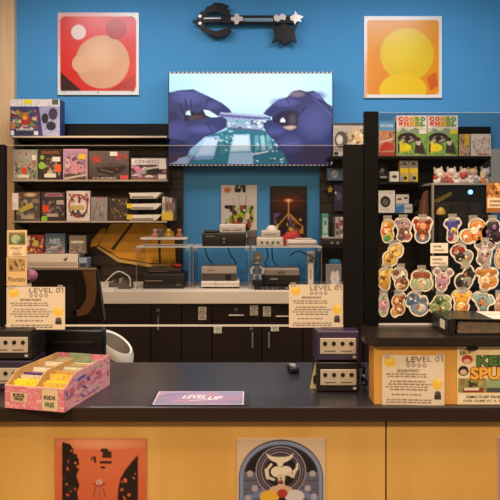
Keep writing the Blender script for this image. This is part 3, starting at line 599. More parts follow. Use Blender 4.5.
# row 3
o = carton('accessory_box', 'white square box with a round dark window on right shelf', 'box', 377.5, 395, 190.5, R3, dR, .09, '#e4ddd6', '#e6dfd8', [('e', .45, .5, .29, .25, '#241f1d'), ('e', .45, .52, .17, .15, '#6a6458'), ('r', .2, .84, .7, .87, '#a8a09a')], res=40)
o = carton('accessory_box', 'flat blue and white carton right of the round window box', 'box', 395.6, 412.5, 204, R3, dR, .09, '#5a8ab8', '#7fa8c8', [('r', .55, .0, 1, 1, '#c8c8c8'), ('p', [(0, .3), (.5, .1), (.45, .9), (0, 1)], '#3f7fb8'), ('r', .6, .4, .95, .6, '#8a9098')], res=32)
carton('accessory_box', 'small white carton with two dark slots, on top of the blue carton', 'box', 396, 409, 194.5, wz(203.8, dR), dR+.005, .07, '#ddd4cc', '#ddd4cc', [('r', .1, .4, .42, .6, '#3a3432'), ('r', .6, .3, .9, .5, '#3a3432'), ('r', 0, .62, 1, .66, '#b0a8a0')], res=28)
o = MB().tube(smooth_path([(.0, 0, .0), (.02, -.01, .06), (.05, 0, .09), (.075, -.01, .05), (.06, .0, .0), (.03, .01, .01), (.03, -.02, .05)]), .006).build('coiled_cable', BLACK, None, (wx(413.5, dR), dR+.05, R3+.004), smooth=True)
tag(o, 'coiled black cable right of the small white carton', 'cable')
# hanging things around the short shelf
zz = wz(179, dR)
carton('accessory_box', 'blue grey box with white disc picture hanging right of the television', 'box', 327.5, 345, 168, zz, dR+.2, .08, '#56708a', '#64809a', [('e', .42, .48, .18, .3, '#c8d4da'), ('l', .33, .6, .52, .38, .03, '#64809a')], res=30)
MB().tube([(0, .01, .03), (0, -.02, .035), (0, -.03, .02)], .003).build('peg_hook', GREY, bpy.data.objects['coiled_cable'] if False else None) if False else None
t = empty('key_charm', (wx(331, dR+.2), dR+.25, wz(190, dR+.2))); tag(t, 'small yellow charm hanging on a cord below the blue box', 'key charm')
MB().tube([(0, .04, .075), (0, 0, .07), (0, 0, .02)], .002, 6).build('cord', BLACK, t)
MB().prism([(-.018, -.02), (-.012, .0), (-.022, .012), (-.006, .02), (0, .034), (.008, .02), (.022, .014), (.012, -.002), (.016, -.022), (0, -.012)][::-1], -.006, .006, .001).build('charm', mat('#c8a42c', .4), t)
MB().ball((0, 0, -.035), .012).build('bead', BLACK, t)
o = carton('game_case', 'purple card with grey spot left of the brown post', 'game case', 334, 346, 185, wz(211, dR), dR+.25, .02, '#4a3a6a', '#3c3050', [('e', .4, .45, .2, .15, '#6a6080'), ('e', .15, .3, .08, .05, '#d8d4d0')], res=24)
MB().tube([(0, .0, .15), (0, .045, .15)], .004, 8).build('peg_hook', GREY, o)
carton('game_case', 'green and white case leaning on the short shelf', 'game case', 322, 328.5, 213.5, wz(237.2, 4.44), 4.46, .1, '#3c8a74', '#5aa48c', [('r', .15, .2, .85, .85, '#b8d0c4'), ('r', .3, .3, .7, .5, '#3c8a74'), ('r', .0, .92, 1, 1, '#d8dcd4')], res=20)
carton('game_case', 'white and red case on the short shelf, left of two', 'game case', 335.3, 339, 217, wz(237.2, 4.44), 4.47, .1, '#b8a8a4', '#c4b0ac', [('r', .1, .3, .9, .6, '#8a3a40'), ('r', .1, .7, .9, .9, '#5a4a50')], res=14)
carton('game_case', 'white and red case on the short shelf, right of two', 'game case', 339.6, 343.2, 217, wz(237.2, 4.44), 4.47, .1, '#b8a8a4', '#d0c4c0', [('r', .1, .15, .9, .45, '#a83a40'), ('r', .1, .6, .9, .85, '#7a6a70')], res=14)
# ================================================================== ACRYLIC STANDS ON THE BACK COUNTER
AT = wz(246.5, 4.25)
for x0, x1, l in ((136, 190.5, 'clear acrylic stand on left of white worktop, four tiny figures above'), (192.5, 249.5, 'clear acrylic stand in middle of white worktop, black console on top'), (251, 322, 'clear acrylic stand on right of white worktop, white console on top')):
    X0, X1 = wx(x0, 4.25), wx(x1, 4.25)
    t = empty('acrylic_stand', ((X0+X1)/2, 4.25, BT)); tag(t, l, 'display stand', 'clear acrylic stands on the worktop')
    hw = (X1-X0)/2
    MB().box(-hw, hw, 0, .36, AT-BT-.008, AT-BT).build('top_plate', FROST, t)
    MB().box(-hw, -hw+.008, .003, .36, .0, AT-BT-.008).build('side_plate', GLASS, t)
    MB().box(hw-.008, hw, .003, .36, .0, AT-BT-.008).build('side_plate', GLASS, t)
    for s in (-hw, hw-.008): MB().box(s, s+.008, 0, .003, .0, AT-BT-.008).build('side_edge', EDGE, t)
    for s in (-hw+.02, hw-.02): MB().box(s-.015, s+.015, -.002, .0, AT-BT-.03, AT-BT-.008).build('corner_clip', EDGE, t)
# ---- consoles
def slab(name, label, x0, x1, yt, z, d, depth, col, rough=.4, bev=.006, grp=None, cat='game console', rz=0):
    w = px(x1-x0, d); h = wz(yt, d)-z
    o = MB().box(-w/2, w/2, 0, depth, 0, h, bev, 3).build(name, mat(col, rough), None, (wx((x0+x1)/2, d), d, z+.0005), (0, 0, rz), True)
    tag(o, label, cat, grp); return o, w, h
dC = 4.27
o, w, h = slab('game_console', 'big black game console on the middle acrylic stand', 202, 246, 233, AT, dC, .27, '#231f1e')
MB().box(-w*.46, -w*.13, .02, .2, h, h+.018, .008).build('lid_hump', PLAST, o)
MB().cyl((-.0, -.002, h*.55), .008, .006, 'Y', 14).cyl((-.0, -.002, h*.3), .006, .006, 'Y', 14).build('power_button', GREY, o)
MB().box(-w*.42, -w*.22, -.001, .001, h*.72, h*.78).build('badge', GREY, o)
MB().box(-w/2+.004, w/2-.004, -.0015, .0, h*.8, h*.83).build('seam', BLACK, o)
zt = AT+h+.001
o, w, h = slab('game_console', 'white game console lying on top of the big black console', 219.5, 245.5, 224.3, zt, dC+.01, .2, '#d6cdc6')
MB().box(-w*.38, -w*.08, -.001, .001, h*.25, h*.34).box(w*.02, w*.36, -.001, .001, h*.25, h*.34).build('slot', BLACK, o)
MB().box(-w*.5, w*.5, -.001, .0015, h*.52, h*.56).build('seam', GREY, o)
o, w, h = slab('game_console', 'dull grey console behind the big black console', 247, 257, 230.5, AT, dC+.12, .2, '#57504c')
MB().box(-w*.45, w*.45, -.001, .001, h*.5, h*.54).build('seam', BLACK, o)
o, w, h = slab('game_console', 'squat white console with four ports on the right acrylic stand', 256.5, 283.5, 237.5, AT, dC, .2, '#d3c8bd', .4, .012)
for i in range(4): MB().cyl((-w*.3+i*w*.2, -.002, h*.42), .0095, .006, 'Y', 14).build('controller_port', mat('#5a5450', .4), o)
MB().box(-w*.1, w*.1, -.001, .001, h*.12, h*.2).build('badge', GREY, o)
zt = AT+h+.001
o, w, h = slab('game_console', 'smaller white console stacked on the four port console', 261, 280.5, 230.5, zt, dC+.02, .15, '#cfc2b4', .4, .01)
MB().box(-w*.3, w*.3, -.001, .001, h*.3, h*.5).build('cartridge_slot', mat('#8d8074', .5), o)
MB().lathe([(.042, 0), (.042, .008), (.03, .028), (.012, .036)], 24, (0.01, .075, h)).build('disc_lid', mat('#e2dcd6', .35), o, smooth=True)
o, w, h = slab('flat_console', 'flat white console lying right of the red cloth', 287.5, 317, 240.3, AT, dC, .2, '#d8cdc2', .4, .01)
MB().box(-w*.2, w*.36, .06, .15, h, h+.012, .004).build('raised_lid', mat('#c4b4a6', .4), o)
MB().box(-w*.48, w*.48, -.001, .001, h*.3, h*.45).build('dark_seam', mat('#3a3230', .5), o)
# red cloth
b = MB(); ring = []
o = b.ball((0, 0, .045), .07, (1.1, .5, .8), 20).build('red_cloth', mat('#b8302c', .7, var=.25, scale=25), None, (wx(294.5, dC), dC+.285, AT-.0), smooth=True)
R_ = random.Random(4)
for v in o.data.vertices:
    n = math.sin(v.co.x*70)*math.cos(v.co.z*60+v.co.x*30)*.010; v.co += v.co.normalized()*n
    if v.co.z < .001: v.co.z = .001
tag(o, 'crumpled red cloth behind the flat white console', 'cloth')
MB().tube(smooth_path([(-.06, -.02, .03), (-.078, -.10, .03), (-.075, -.2, .016), (-.06, -.24, .012)]), .009).build('cloth_strap', mat('#c23a30', .6), o, smooth=True)
# bottom row
o, w, h = slab('game_console', 'old grey console with dark lower front under middle acrylic stand', 201.5, 236.5, 266.8, wz(280.6, dC), dC, .22, '#a89c92', .5, .003)
MB().box(-w/2+.002, w/2-.002, -.0015, .004, .002, h*.52).build('dark_front_band', mat('#4a423e', .5), o)
MB().box(w*.18, w*.34, -.003, .002, h*.06, h*.45).build('controller_ports', BLACK, o)
MB().box(-w*.32, -w*.12, -.001, .001, h*.72, h*.78).build('red_badge', mat('#8a3a34', .5), o)
o, w, h = slab('game_console', 'white console with central gap beneath the old grey console', 201, 239.5, 281.2, BT+.012, dC-.005, .24, '#e6ddd6', .35, .005)
MB().box(-w*.12, -w*.11, -.001, .002, 0.004, h-.004).build('seam', BLACK, o)
MB().box(-w/2+.006, w/2-.006, -.001, .002, h*.46, h*.53).build('groove', GREY, o)
for s in (-1, 1): MB().box(s*w*.4-.015, s*w*.4+.015, .02, .2, -.012, .001).build('foot', BLACK, o)
o = MB().box(-px(21.5, dC), px(21.5, dC), 0, .2, 0, .010, .003).build('black_mat', BLACK, None, (wx(221, 4.24), 4.215-.0, BT+.0005)) if False else None
o, w, h = slab('game_console', 'silver topped dark console under the right acrylic stand', 262.5, 300, 268.8, wz(285, dC), dC, .25, '#2a2523', .4, .005)
MB().box(-w*.49, w*.49, -.004, .2, h*.58, h+.003, .008).build('silver_top', mat('#9d9288', .35, .3), o)
MB().box(-w*.1, w*.1, -.006, -.003, h*.72, h*.84).build('badge', mat('#5c544e', .4), o)
MB().box(-w*.3, -w*.1, -.002, .001, h*.32, h*.42).build('red_display', GREY, o)
MB().box(-w*.35, -w*.3, .02, .2, BT-wz(285, dC)+.03, 0.002).box(w*.3, w*.35, .02, .2, BT-wz(285, dC)+.03, 0.002).build('foot', BLACK, o)
o, w, h = slab('flat_player', 'slim black player with tiny lights at front of right acrylic stand', 254.5, 291, 286.8, BT, 4.20, .19, '#161517', .3, .004)
for i in range(4): MB().box(-w*.3+i*w*.13, -w*.3+i*w*.13+.014, -.001, .001, h*.45, h*.62).build('light', mat('#a8b8c8', .3), o)
MB().cyl((w*.38, -.001, h*.5), .007, .004, 'Y', 12).build('power_button', mat('#9ab0c4', .3), o)
# grey round-headed figure
t = empty('robot_figure', (wx(257.2, 4.235), 4.245, BT+.028+.034)); tag(t, 'grey toy robot with big round disc head on the worktop', 'toy figure')
G1 = mat('#7d736c', .4, .2); G2 = mat('#a39a94', .4)
MB().cyl((0.005, 0, .162), .037, .02, 'Y', 28, bev=.004).build('disc_head', mat('#6f625a', .45), t, smooth=True)
MB().cyl((0.005, -.012, .162), .010, .008, 'Y', 14).build('eye', G2, t)
MB().tube(smooth_path([(.0, 0, .13), (0, 0, .09), (-.002, 0, .05), (0, 0, .03)]), [.012, .02, .026, .02, .012]+[.016]*14, 12).build('torso', G1, t, smooth=True)
for s in (-1, 1):
    MB().tube(smooth_path([(s*.018, 0, .095), (s*.042, -.01, .075), (s*.036, -.025, .045)]), .010, 10).build('arm', G2, t, smooth=True)
    MB().tube(smooth_path([(s*.012, 0, .04), (s*.024, -.006, .02), (s*.02, -.012, .006)]), .011, 10).build('leg', G2, t, smooth=True)
MB().box(-.035, .035, -.02, .02, -.034, -.0, .003).build('plinth', BLACK, t)
# left stand contents
o, w, h = slab('disc_player', 'black disc player with pale stripe under the left acrylic stand', 143, 184, 274, BT, 4.26, .26, '#1d1918', .4, .004)
MB().box(-w*.45, -w*.02, -.0015, .001, h*.5, h*.56).build('pale_stripe', mat('#8d7d66', .4), o)
MB().box(-w*.46, w*.46, -.002, .001, h*.12, h*.4).build('front_panel', mat('#2c2624', .3), o)
MB().box(w*.3, w*.42, -.003, .001, h*.2, h*.34).build('button', mat('#5a5450', .4), o)
zt = BT+h+.001
o, w, h = slab('game_console', 'thin dark console on top of the black disc player', 147, 181, 268.7, zt, 4.28, .2, '#2c2422', .4, .004)
MB().box(-w*.4, w*.1, -.0015, .001, h*.4, h*.55).build('pale_stripe', mat('#7d6c58', .4), o)
o = MB().ball((0, 0, .016), .016, (1.9, 1.2, 1), 16).build('red_game_piece', mat('#a82a24', .4), None, (wx(177, 4.28), 4.33, zt+h+.001), smooth=True); tag(o, 'small red rounded gadget on the thin dark console', 'gadget')
MB().tube(smooth_path([(-.025, 0, .02), (-.045, -.005, .03), (-.05, -.01, .015)]), .005).build('curl', mat('#a82a24', .4), o)
# figures on a tray
zt_ = wz(237.5, 4.3)
t = empty('figure_tray', (wx(164, 4.3), 4.3, AT)); tag(t, 'clear white tray holding the four tiny figures, on left acrylic stand', 'tray')
hw = px(23, 4.3)
MB().box(-hw, hw, -.02, .12, zt_-AT-.012, zt_-AT, .002).build('tray_top', FROST, t)
MB().box(-hw, hw, -.022, -.0205, zt_-AT-.014, zt_-AT+.002).build('pale_edge', mat('#e6ded4', .4), t)
for s in (-1, 1): MB().box(s*(hw-.02)-.004, s*(hw-.02)+.004, -.01, .11, 0, zt_-AT-.012).build('tray_leg', EDGE, t)
for x, c, c2, l in ((154.5, '#c87a74', '#d8948c', 'tiny pink figure, first on the clear tray'), (159.8, '#4c4a48', '#6a6662', 'tiny dark grey figure, second on the clear tray'), (168, '#b8983a', '#d0b04a', 'tiny yellow figure, third on the clear tray'), (179, '#a8603c', '#c87a5a', 'tiny orange figure, last on the clear tray')):
    t = empty('tiny_figure', (wx(x, 4.3), 4.33, zt_+.0005)); tag(t, l, 'toy figure', 'tiny figures on the clear tray')
    MB().lathe([(.016, 0), (.018, .01), (.012, .03), (.008, .036)], 14).build('body', mat(c, .5), t, smooth=True)
    MB().ball((0, 0, .045), .014, (1, 1, 1), 14).build('head', mat(c2, .5), t, smooth=True)
    for s in (-1, 1):
        MB().tube([(s*.011, 0, .028), (s*.02, -.004, .018), (s*.022, -.008, .01)], .004, 8).build('arm', mat(c, .5), t)
        MB().ball((s*.01, 0, .057), .0055, n=10).build('ear', mat(c2, .5), t)
# things right on worktop
o, w, h = slab('upright_console', 'narrow white upright console right of the right acrylic stand', 308, 313.6, 263.5, BT+.02, 4.35, .16, '#e3dcd6', .35, .004)
MB().box(-w*.1, w*.1, -.0015, .001, h*.25, h*.75).build('disc_slot', GREY, o)
MB().prismx([(-.01, -.02), (.17, -.02), (.15, .002), (.0, .002)], -w*.5, w*.5).build('cradle', GREY, o)
o = MB().box(-.031, .031, 0, .008, 0, .11, .003).build('wall_outlet', mat('#cfc6bc', .45), None, (wx(311, 4.79), 4.79, wz(265, 4.79))); tag(o, 'pale electrical outlet on blue wall above the upright console', 'outlet')
for z in (.035, .075): MB().box(-.016, .016, -.003, .0, z-.013, z+.013, .003).build('socket', mat('#8a827a', .4), o)
o = poster(326, 341.5, 265, 290.5, 4.20, 'grey card with white rounded silhouette propped on the white worktop', '#8f8a86', [('e', .58, .55, .3, .22, '#e8e2dc'), ('e', .45, .4, .14, .14, '#e8e2dc'), ('e', .72, .38, .12, .14, '#e8e2dc'), ('e', .5, .8, .2, .15, '#e8e2dc'), ('l', .5, .5, .62, .62, .02, '#9a948e')], '#8f8a86', 0, 36, .02, 'card', 'standing_card')
o.location.z = BT+.0005
MB().box(-.04, .04, .02, .06, 0, .01).build('easel_foot', BLACK, o)
o = MB().lathe([(.034, 0), (.046, .03), (.045, .05), (.03, .056), (.012, .06)], 20).build('knit_hat', mat('#2f7f9c', .5, var=.2, scale=20), None, (wx(335.5, 4.4), 4.43, wz(267.5, 4.4)), smooth=True)
tag(o, 'small blue hat on a stand behind the grey standing card', 'hat')
MB().cyl((0, 0, (BT-wz(267.5, 4.4))/2), .012, wz(267.5, 4.4)-BT, n=14).cyl((0, 0, BT-wz(267.5, 4.4)+.006), .04, .01, n=20).build('stand', BLACK, o)
o, w, h = slab('game_console', 'black console with two round knobs on the short wall shelf', 322.5, 347, 238.5, R4, 4.44, .2, '#2a2422', .35, .004)
for i in (-.12, .12): MB().cyl((w*i, -.004, h*.4), .012, .01, 'Y', 16, bev=.002).build('knob', mat('#9a948c', .35, .4), o)
MB().box(-w*.5, w*.5, -.004, .18, h, h+.007, .002).build('pale_lid', mat('#c4bab2', .4), o)
# cables
for pts, l in (([(205, 247.5, 4.5), (207, 256, 4.6), (212, 263, 4.6), (216, 266, 4.45)], 'thin black cable hanging at left inside the middle acrylic stand'), ([(228, 247.5, 4.5), (231, 256, 4.62), (236, 264, 4.55), (234, 280, 4.5)], 'thin black cable hanging at right inside the middle acrylic stand'), ([(266, 247.5, 4.45), (268, 256, 4.6), (265, 264, 4.6), (272, 268, 4.5)], 'thin black cable hanging at left inside the right acrylic stand'),
               ([(272, 247.5, 4.5), (273, 260, 4.62), (279, 267, 4.52)], 'thin black cable hanging at centre inside the right acrylic stand'), ([(290, 256, 4.7), (298, 251, 4.66), (310, 256, 4.77)], 'black cable plugged into the outlet, upper'), ([(311, 260, 4.775), (314, 258, 4.7), (317, 266, 4.66), (313, 273, 4.64)], 'black cable looping right of the outlet')):
    o = MB().tube(smooth_path([(wx(x, dd), dd, wz(y, dd)) for x, y, dd in pts]), .0045, 6).build('power_cable', BLACK, smooth=True); tag(o, l, 'cable', 'black cables of the display consoles')
# grey basket with white cord at left of worktop
t = empty('wire_caddy', (wx(119.5, 4.25), 4.25, BT)); tag(t, 'grey plastic caddy with white looped cord on left of worktop', 'caddy')
MB().box(-px(11, 4.25), px(11, 4.25), 0, .12, .0005, .045, .004).build('caddy_body', mat('#5d534b', .5), t)
for i in range(5): MB().box(-px(9, 4.25)+i*.03, -px(9, 4.25)+i*.03+.018, .0, .1, .045, .055+.008*(i % 3), .002).build('gadget', mat(['#8a7f74', '#3a3330', '#a49a8e', '#6a6058', '#4a423c'][i], .5), t)
MB().tube(smooth_path([(-.11, -.01, .006), (-.09, .0, .06), (-.02, .02, .12), (.04, .03, .1), (.075, .0, .07), (.08, -.02, .02)]), .005, 8).build('white_cord', mat('#cfc6ba', .5), t, smooth=True)
o = MB().prismz([(0, 0), (.09, .01), (.1, .09), (.01, .1)], 0, .01).build('folded_paper', mat('#e6dfd4', .6), None, (wx(101, 4.16), 4.16, BT+.0005)); tag(o, 'small folded white paper at left end of worktop', 'paper')
# ================================================================== DARK FRAMED DISPLAY CASE ON RIGHT
dD = 4.2
X0, X1, zt = wx(432, dD), wx(488.5, dD), wz(183, dD)
t = empty('display_case', ((X0+X1)/2, dD, BT)); tag(t, 'tall dark framed display case with blue light behind stickers', 'display case')
hw = (X1-X0)/2; H = zt-BT
MB().box(-hw, hw, .02, .34, .0005, H-.014, .003).build('case_body', mat('#17110f', .3), t)
MB().box(-hw, hw, .0, .34, H-.014, H, .002).build('pale_top_edge', mat('#b5aca2', .4), t)
MB().box(-hw, -hw+.014, 0, .02, 0, H-.014).build('frame_side', mat('#a39a90', .4), t)
MB().box(hw-.014, hw, 0, .02, 0, H-.014).build('frame_side', mat('#3a302a', .4), t)
panel('front_pane', 2*hw-.028, H-.014, 70, '#1d1512', [('r', 0, .16, 1, .30, '#2c201b'), ('r', .1, .17, .3, .29, '#3a2c26'), ('r', .4, .16, .62, .29, '#352822'), ('r', .72, .17, .9, .29, '#3a2e2a'), ('l', .0, .305, 1, .295, .006, '#5a4a42'), ('l', 0, .2, .5, .175, .005, '#5a4c44'), ('r', 0, .305, 1, .5, '#251a16'), ('n', 77, 16, ['#30231d', '#3a2a22', '#251b17'], .08, (0, .3, 1, 1)), ('l', .0, .56, 1, .55, .006, '#463830')],
      t, (0, .018, 0), None, attr_mat('dark_pane', .2))
text('Pokemon', t, -hw*.62, H-.10, .14, .04, mat('#a8903c', .5), .012, rot=.5, shear=.2)
em = bpy.data.materials.new('blue_led'); em.use_nodes = True
em.node_tree.nodes['Principled BSDF'].inputs['Emission Color'].default_value = (*lin('#3fa8ff'), 1); em.node_tree.nodes['Principled BSDF'].inputs['Emission Strength'].default_value = 3
MB().cyl((wx(471, dD)-t.location.x, .012, wz(192, dD)-BT), .016, .01, 'Y', 18).build('blue_light', em, t)
# toy pile on the case
TC = [('#d8d0c4', '#c84a3c'), ('#b0504a', '#d8a090'), ('#ddd6cc', '#e8e0d8'), ('#8a5a48', '#c8a080'), ('#d88a3c', '#e8c8a0'), ('#e2dcd4', '#d8c0b0'), ('#c8b8a8', '#a83a34'), ('#9a9490', '#d8d0c8'), ('#e0d4c0', '#d8c48a'), ('#5a4a5c', '#b8a8b0'), ('#cfc6bc', '#b88a70'), ('#b86a58', '#e8d8c8')]
names = ['white toy with red head', 'dark red toy with blush head', 'plain white toy', 'brown toy with tan head', 'orange toy with cream head', 'white toy with beige head', 'beige toy with red head', 'grey toy with pale head', 'cream toy with straw head', 'purple grey toy with mauve head', 'pale grey toy with light brown head', 'clay red toy with ivory head']
def toy(x, y, d_, sz, ca, cb, label, tilt):
    t = empty('plush_toy', (wx(x, d_), d_, y)); t.rotation_euler = (0, tilt, 0); tag(t, label, 'toy', 'toys heaped on the dark display case')
    A, B = mat(ca, .8), mat(cb, .8)
    MB().lathe([(.35*sz, 0), (.5*sz, .15*sz), (.48*sz, .45*sz), (.3*sz, .8*sz), (.15*sz, .9*sz)], 14).build('body', A, t, smooth=True)
    MB().ball((0, -.05*sz, 1.15*sz), .42*sz, (1.1, 1, .95), 14).build('head', B, t, smooth=True)
    for s in (-1, 1):
        MB().tube([(s*.35*sz, 0, .65*sz), (s*.5*sz, -.25*sz, .5*sz), (s*.5*sz, -.4*sz, .35*sz)], [.17*sz, .16*sz, .14*sz], 8).build('arm', A, t, smooth=True)
        MB().tube([(s*.25*sz, -.1*sz, .17*sz), (s*.35*sz, -.5*sz, .15*sz), (s*.38*sz, -.65*sz, .24*sz)], [.16*sz, .16*sz, .15*sz], 8).build('leg', A, t, smooth=True)
        MB().ball((s*.32*sz, 0, 1.5*sz), .15*sz, (.8, .6, 1.2), 10).build('ear', B, t, smooth=True)
spots = [(436.5+i*6.6, 0) for i in range(8)]+[(438.5+i*8.8, 1) for i in range(6)]+[(440+i*11.2, 2) for i in range(5)]
order = [0, 3, 1, 5, 6, 2, 7, 4, 2, 1, 5, 0, 10, 8, 11, 2, 5, 8, 7]
for i, (x, row) in enumerate(spots):
    c = TC[order[i]]; pos = ['front', 'middle', 'back'][row]+' of the heap'
    toy(x, zt+.001, dD+.06+row*.11, [.036, .055, .082][row], c[0], c[1], names[order[i]]+' at '+pos+' on the display case', ((i*37) % 11-5)*.03)
# brown hanging cloth left of the case
dd = 4.25
b = MB(); b.prism([(wx(x, dd), wz(y, dd)) for x, y in ((421, 228), (423, 205), (427, 192), (431, 190), (431.5, 230), (427, 240))], 0, .03, .004)
o = b.build('brown_scarf', mat('#5f3a24', .8, var=.3, scale=20), None, (-.02, dd, 0)); tag(o, 'brown cloth hanging at left side of the dark display case', 'cloth')
MB().prism([(wx(x, dd), wz(y, dd)) for x, y in ((424, 225), (426, 200), (428, 200), (427, 226))], -.006, 0).build('fold', mat('#7a5034', .8), o)
# yellow small figure by the case
t = empty('bell_ornament', (wx(441, 4.17), 4.172, wz(219, 4.1)))
t.location.z = BT+.0005; hh = wz(216, 4.1)-BT
tag(t, 'small yellow bell on slim post before the dark display case', 'ornament')
MB().cyl((0, 0, hh/2), .01, hh, n=12).cyl((0, 0, .008), .02, .016, n=20).build('post', BLACK, t)
MB().lathe([(.012, 0), (.032, .01), (.03, .035), (.016, .055), (.006, .06)], 16, (0, 0, hh)).build('bell', mat('#c8a244', .5), t, smooth=True)
# ================================================================== SNEEZE GUARDS
GY = 2.27
SG = .948+.2305
def guard(x0, x1, z0, z1, label, posts):
    t = empty('glass_guard', (0, GY, z0)); tag(t, label, 'glass screen', 'clear screens on the counter')
    X0, X1 = wx(x0, GY), wx(x1, GY)
    MB().box(X0, X1, 0, .006, 0.004, z1-z0-.003).build('clear_pane', GUARD, t)
    MB().box(X0, X1, -.0005, .0065, z1-z0-.003, z1-z0).build('top_edge', EDGE, t)
    MB().box(X0, X1, -.0015, .0075, 0.0, .006).build('bottom_edge', mat('#d0c6be', .3), t)
    for a, b, m_ in posts: MB().box(wx(a, GY), wx(b, GY), -.012, .018, 0.001, z1-z0+.001, .002).build('post', m_, t)
    return t
PW = wood('dark_post', '#0a0605', '#150d09', (6, 6, .8), .6)
PW.node_tree.nodes['Principled BSDF'].inputs['Specular IOR Level'].default_value = .15
guard(-14, 363, SG, wz(145, GY), 'wide clear screen standing on the stacked consoles, left of riser', [(-16, 5.5, PW), (343.5, 363, PW)])
guard(364.5, 540, RT+.0005, wz(112, GY), 'tall clear screen covered with stickers, standing on the riser', [(364, 378, mat('#080605', .6, spec=.12))])
# ================================================================== CUBE CONSOLES
def cube_console(col, label, loc, rz=0):
    t = empty('cube_console', loc, rz); tag(t, label, 'game console', 'cube shaped consoles holding up the clear screen')
    W, D, H = .156, .158, .1115
    m = mat(col, .4)
    MB().box(-W/2, W/2, 0, D, .004, H, .004).build('shell', m, t)
    MB().box(-W/2+.012, W/2-.012, -.0025, .0, .028, .086, .002).build('silver_faceplate', SILV, t)
    for i in range(4): MB().cyl((-.048+i*.032, -.003, .066), .0078, .003, 'Y', 18).build('controller_port', BLACK, t)
    for s in (-1, 1): MB().box(s*.03-.021, s*.03+.021, -.0032, -.002, .036, .0405).build('memory_slot', mat('#6d6052', .4), t)
    MB().box(W/2-.024, W/2-.012, -.0015, .0, .012, .021).build('badge', mat('#b0aca8', .4), t)
    MB().lathe([(.058, 0), (.058, .002), (.05, .003)], 32, (0, D*.5, H-.001)).build('disc_lid', m, t)
    for sx_ in (-1, 1):
        for sy in (.02, D-.02): MB().cyl((sx_*.06, sy, .002), .008, .004, n=12).build('foot', BLACK, t)
    MB().tube(smooth_path([(-.05, D, .05), (-.05, D+.035, .05), (.05, D+.035, .05), (.05, D, .05)]), .006, 8).build('carry_handle', PLAST, t, smooth=True)
    for i in range(5): MB().box(W/2-.001, W/2+.0006, .04+i*.016, .048+i*.016, .03, .05).build('vent', BLACK, t)
    return t
gY = 2.2
xr = wx(338.3, gY); xL = wx(8, gY)
c = .1145
cube_console('#1c1716', 'black cube console at the bottom of the right stack, beside the riser', (xr, gY, CT+.0005))
cube_console('#382c46', 'purple cube console on top of the right stack, beside the riser', (xr-.001, gY, CT+.0005+c))
cube_console('#352a40', 'purple cube console at the bottom of the left stack, behind the pink box', (xL, gY+.02, CT+.0005))
cube_console('#231d1b', 'black cube console on top of the left stack, under the handwritten cards', (xL, gY+.02, CT+.0005+c))
# loose card left of stack, cables right of stack
o = MB().prism([(0, 0), (.03, .0), (.034, .09), (.02, .1), (.012, .06)], 0, .006, .001).build('yellow_card', mat('#d6c28c', .6), None, (wx(310, 2.25), 2.25, CT+.0005)); tag(o, 'cream folded card stuck behind left side of right console stack', 'card')
MB().box(.012, .02, -.003, 0, .02, .05).build('dark_print', INK, o)
for z, a, l in ((.05, .0, 'black controller lead between the console stack and riser, lower'), (.09, .01, 'black controller lead between the console stack and riser, upper')):
    o = MB().tube(smooth_path([(wx(360, 2.25), 2.26, CT+z), (wx(364, 2.25), 2.22+a*4, CT+z-.01), (wx(366.5, 2.25), 2.25+a*5, CT+z-.03), (wx(366, 2.25), 2.27+a*6, CT+.008)]), .005, 8).build('controller_lead', BLACK, smooth=True); tag(o, l, 'cable', 'controller leads by the riser')
    MB().cyl((wx(361.5, 2.25), 2.245, CT+z-.002), .008, .02, 'X', 12).build('plug', mat('#b8a8a0' if z < .06 else '#4a4444', .4), o)
# ================================================================== PAPER SIGNS
def return_sign(x0, x1, y0, y1, d, label, wav=0):
    w, h = px(x1-x0, d), px(y1-y0, d)
    ops = [('e', .13, .15, .085, .10, '#e8b83a'), ('e', .12, .10, .05, .05, '#f0cc5a'), ('e', .88, .58, .085, .11, '#e6bc48'), ('e', .9, .5, .05, .05, '#f0d070'), ('e', .885, .76, .05, .05, '#5a4a4a'), ('r', .83, .79, .94, .88, '#37302c'),
           ('bars', .06, .36, .8, .46, 2, '#8a7a6c', 1), ('bars', .06, .5, .8, .72, 4, '#7d6e62', 2), ('bars', .14, .76, .7, .82, 1, '#8a7a6c', 3), ('bars', .06, .87, .8, .97, 2, '#6a5c52', 4)]
    for i in range(4):
        u = .42+i*.085; ops += [('p', [(u-.035, .205), (u, .155), (u+.035, .205), (u, .255)], '#6a6068'), ('p', [(u-.016, .205), (u, .18), (u+.016, .205), (u, .23)], '#ead2bc')]
    f = (lambda X, Z: -.004*math.sin((X/w)*5)*wav-.003*wav) if wav else None
    o = panel('policy_sign', w, h, 100, '#dcc8b0', ops, None, (wx((x0+x1)/2, d), d, wz(y1, d)), None, PRINT, f)
    tag(o, label, 'sign', 'store return policy signs')
    text('LEVEL 01', o, w*.18, h*.925, w*.58, h*.11, mat('#6a6068', .6), -.001-.006*wav)
    text('RETURN POLICY', o, -w*.08, h*.70, w*.36, h*.045, INK, -.001-.006*wav, bold=.02)
    for s in (-1, 1): MB().box(s*w*.42-.01, s*w*.42+.01, -.0008-.006*wav, -.0002-.006*wav, h-.008, h+.008).build('tape', TAPE, o)
    return o
return_sign(6.5, 65, 287, 329.5, GY-.0025, 'return policy sign taped to clear screen on the left, under handwritten cards')
return_sign(289, 343, 284.5, 327.5, GY-.0025, 'return policy sign taped to clear screen above the purple cube console')
return_sign(382, 444, 355, 404.8, RF-.002, 'return policy sign taped to maple front of the riser', 1)
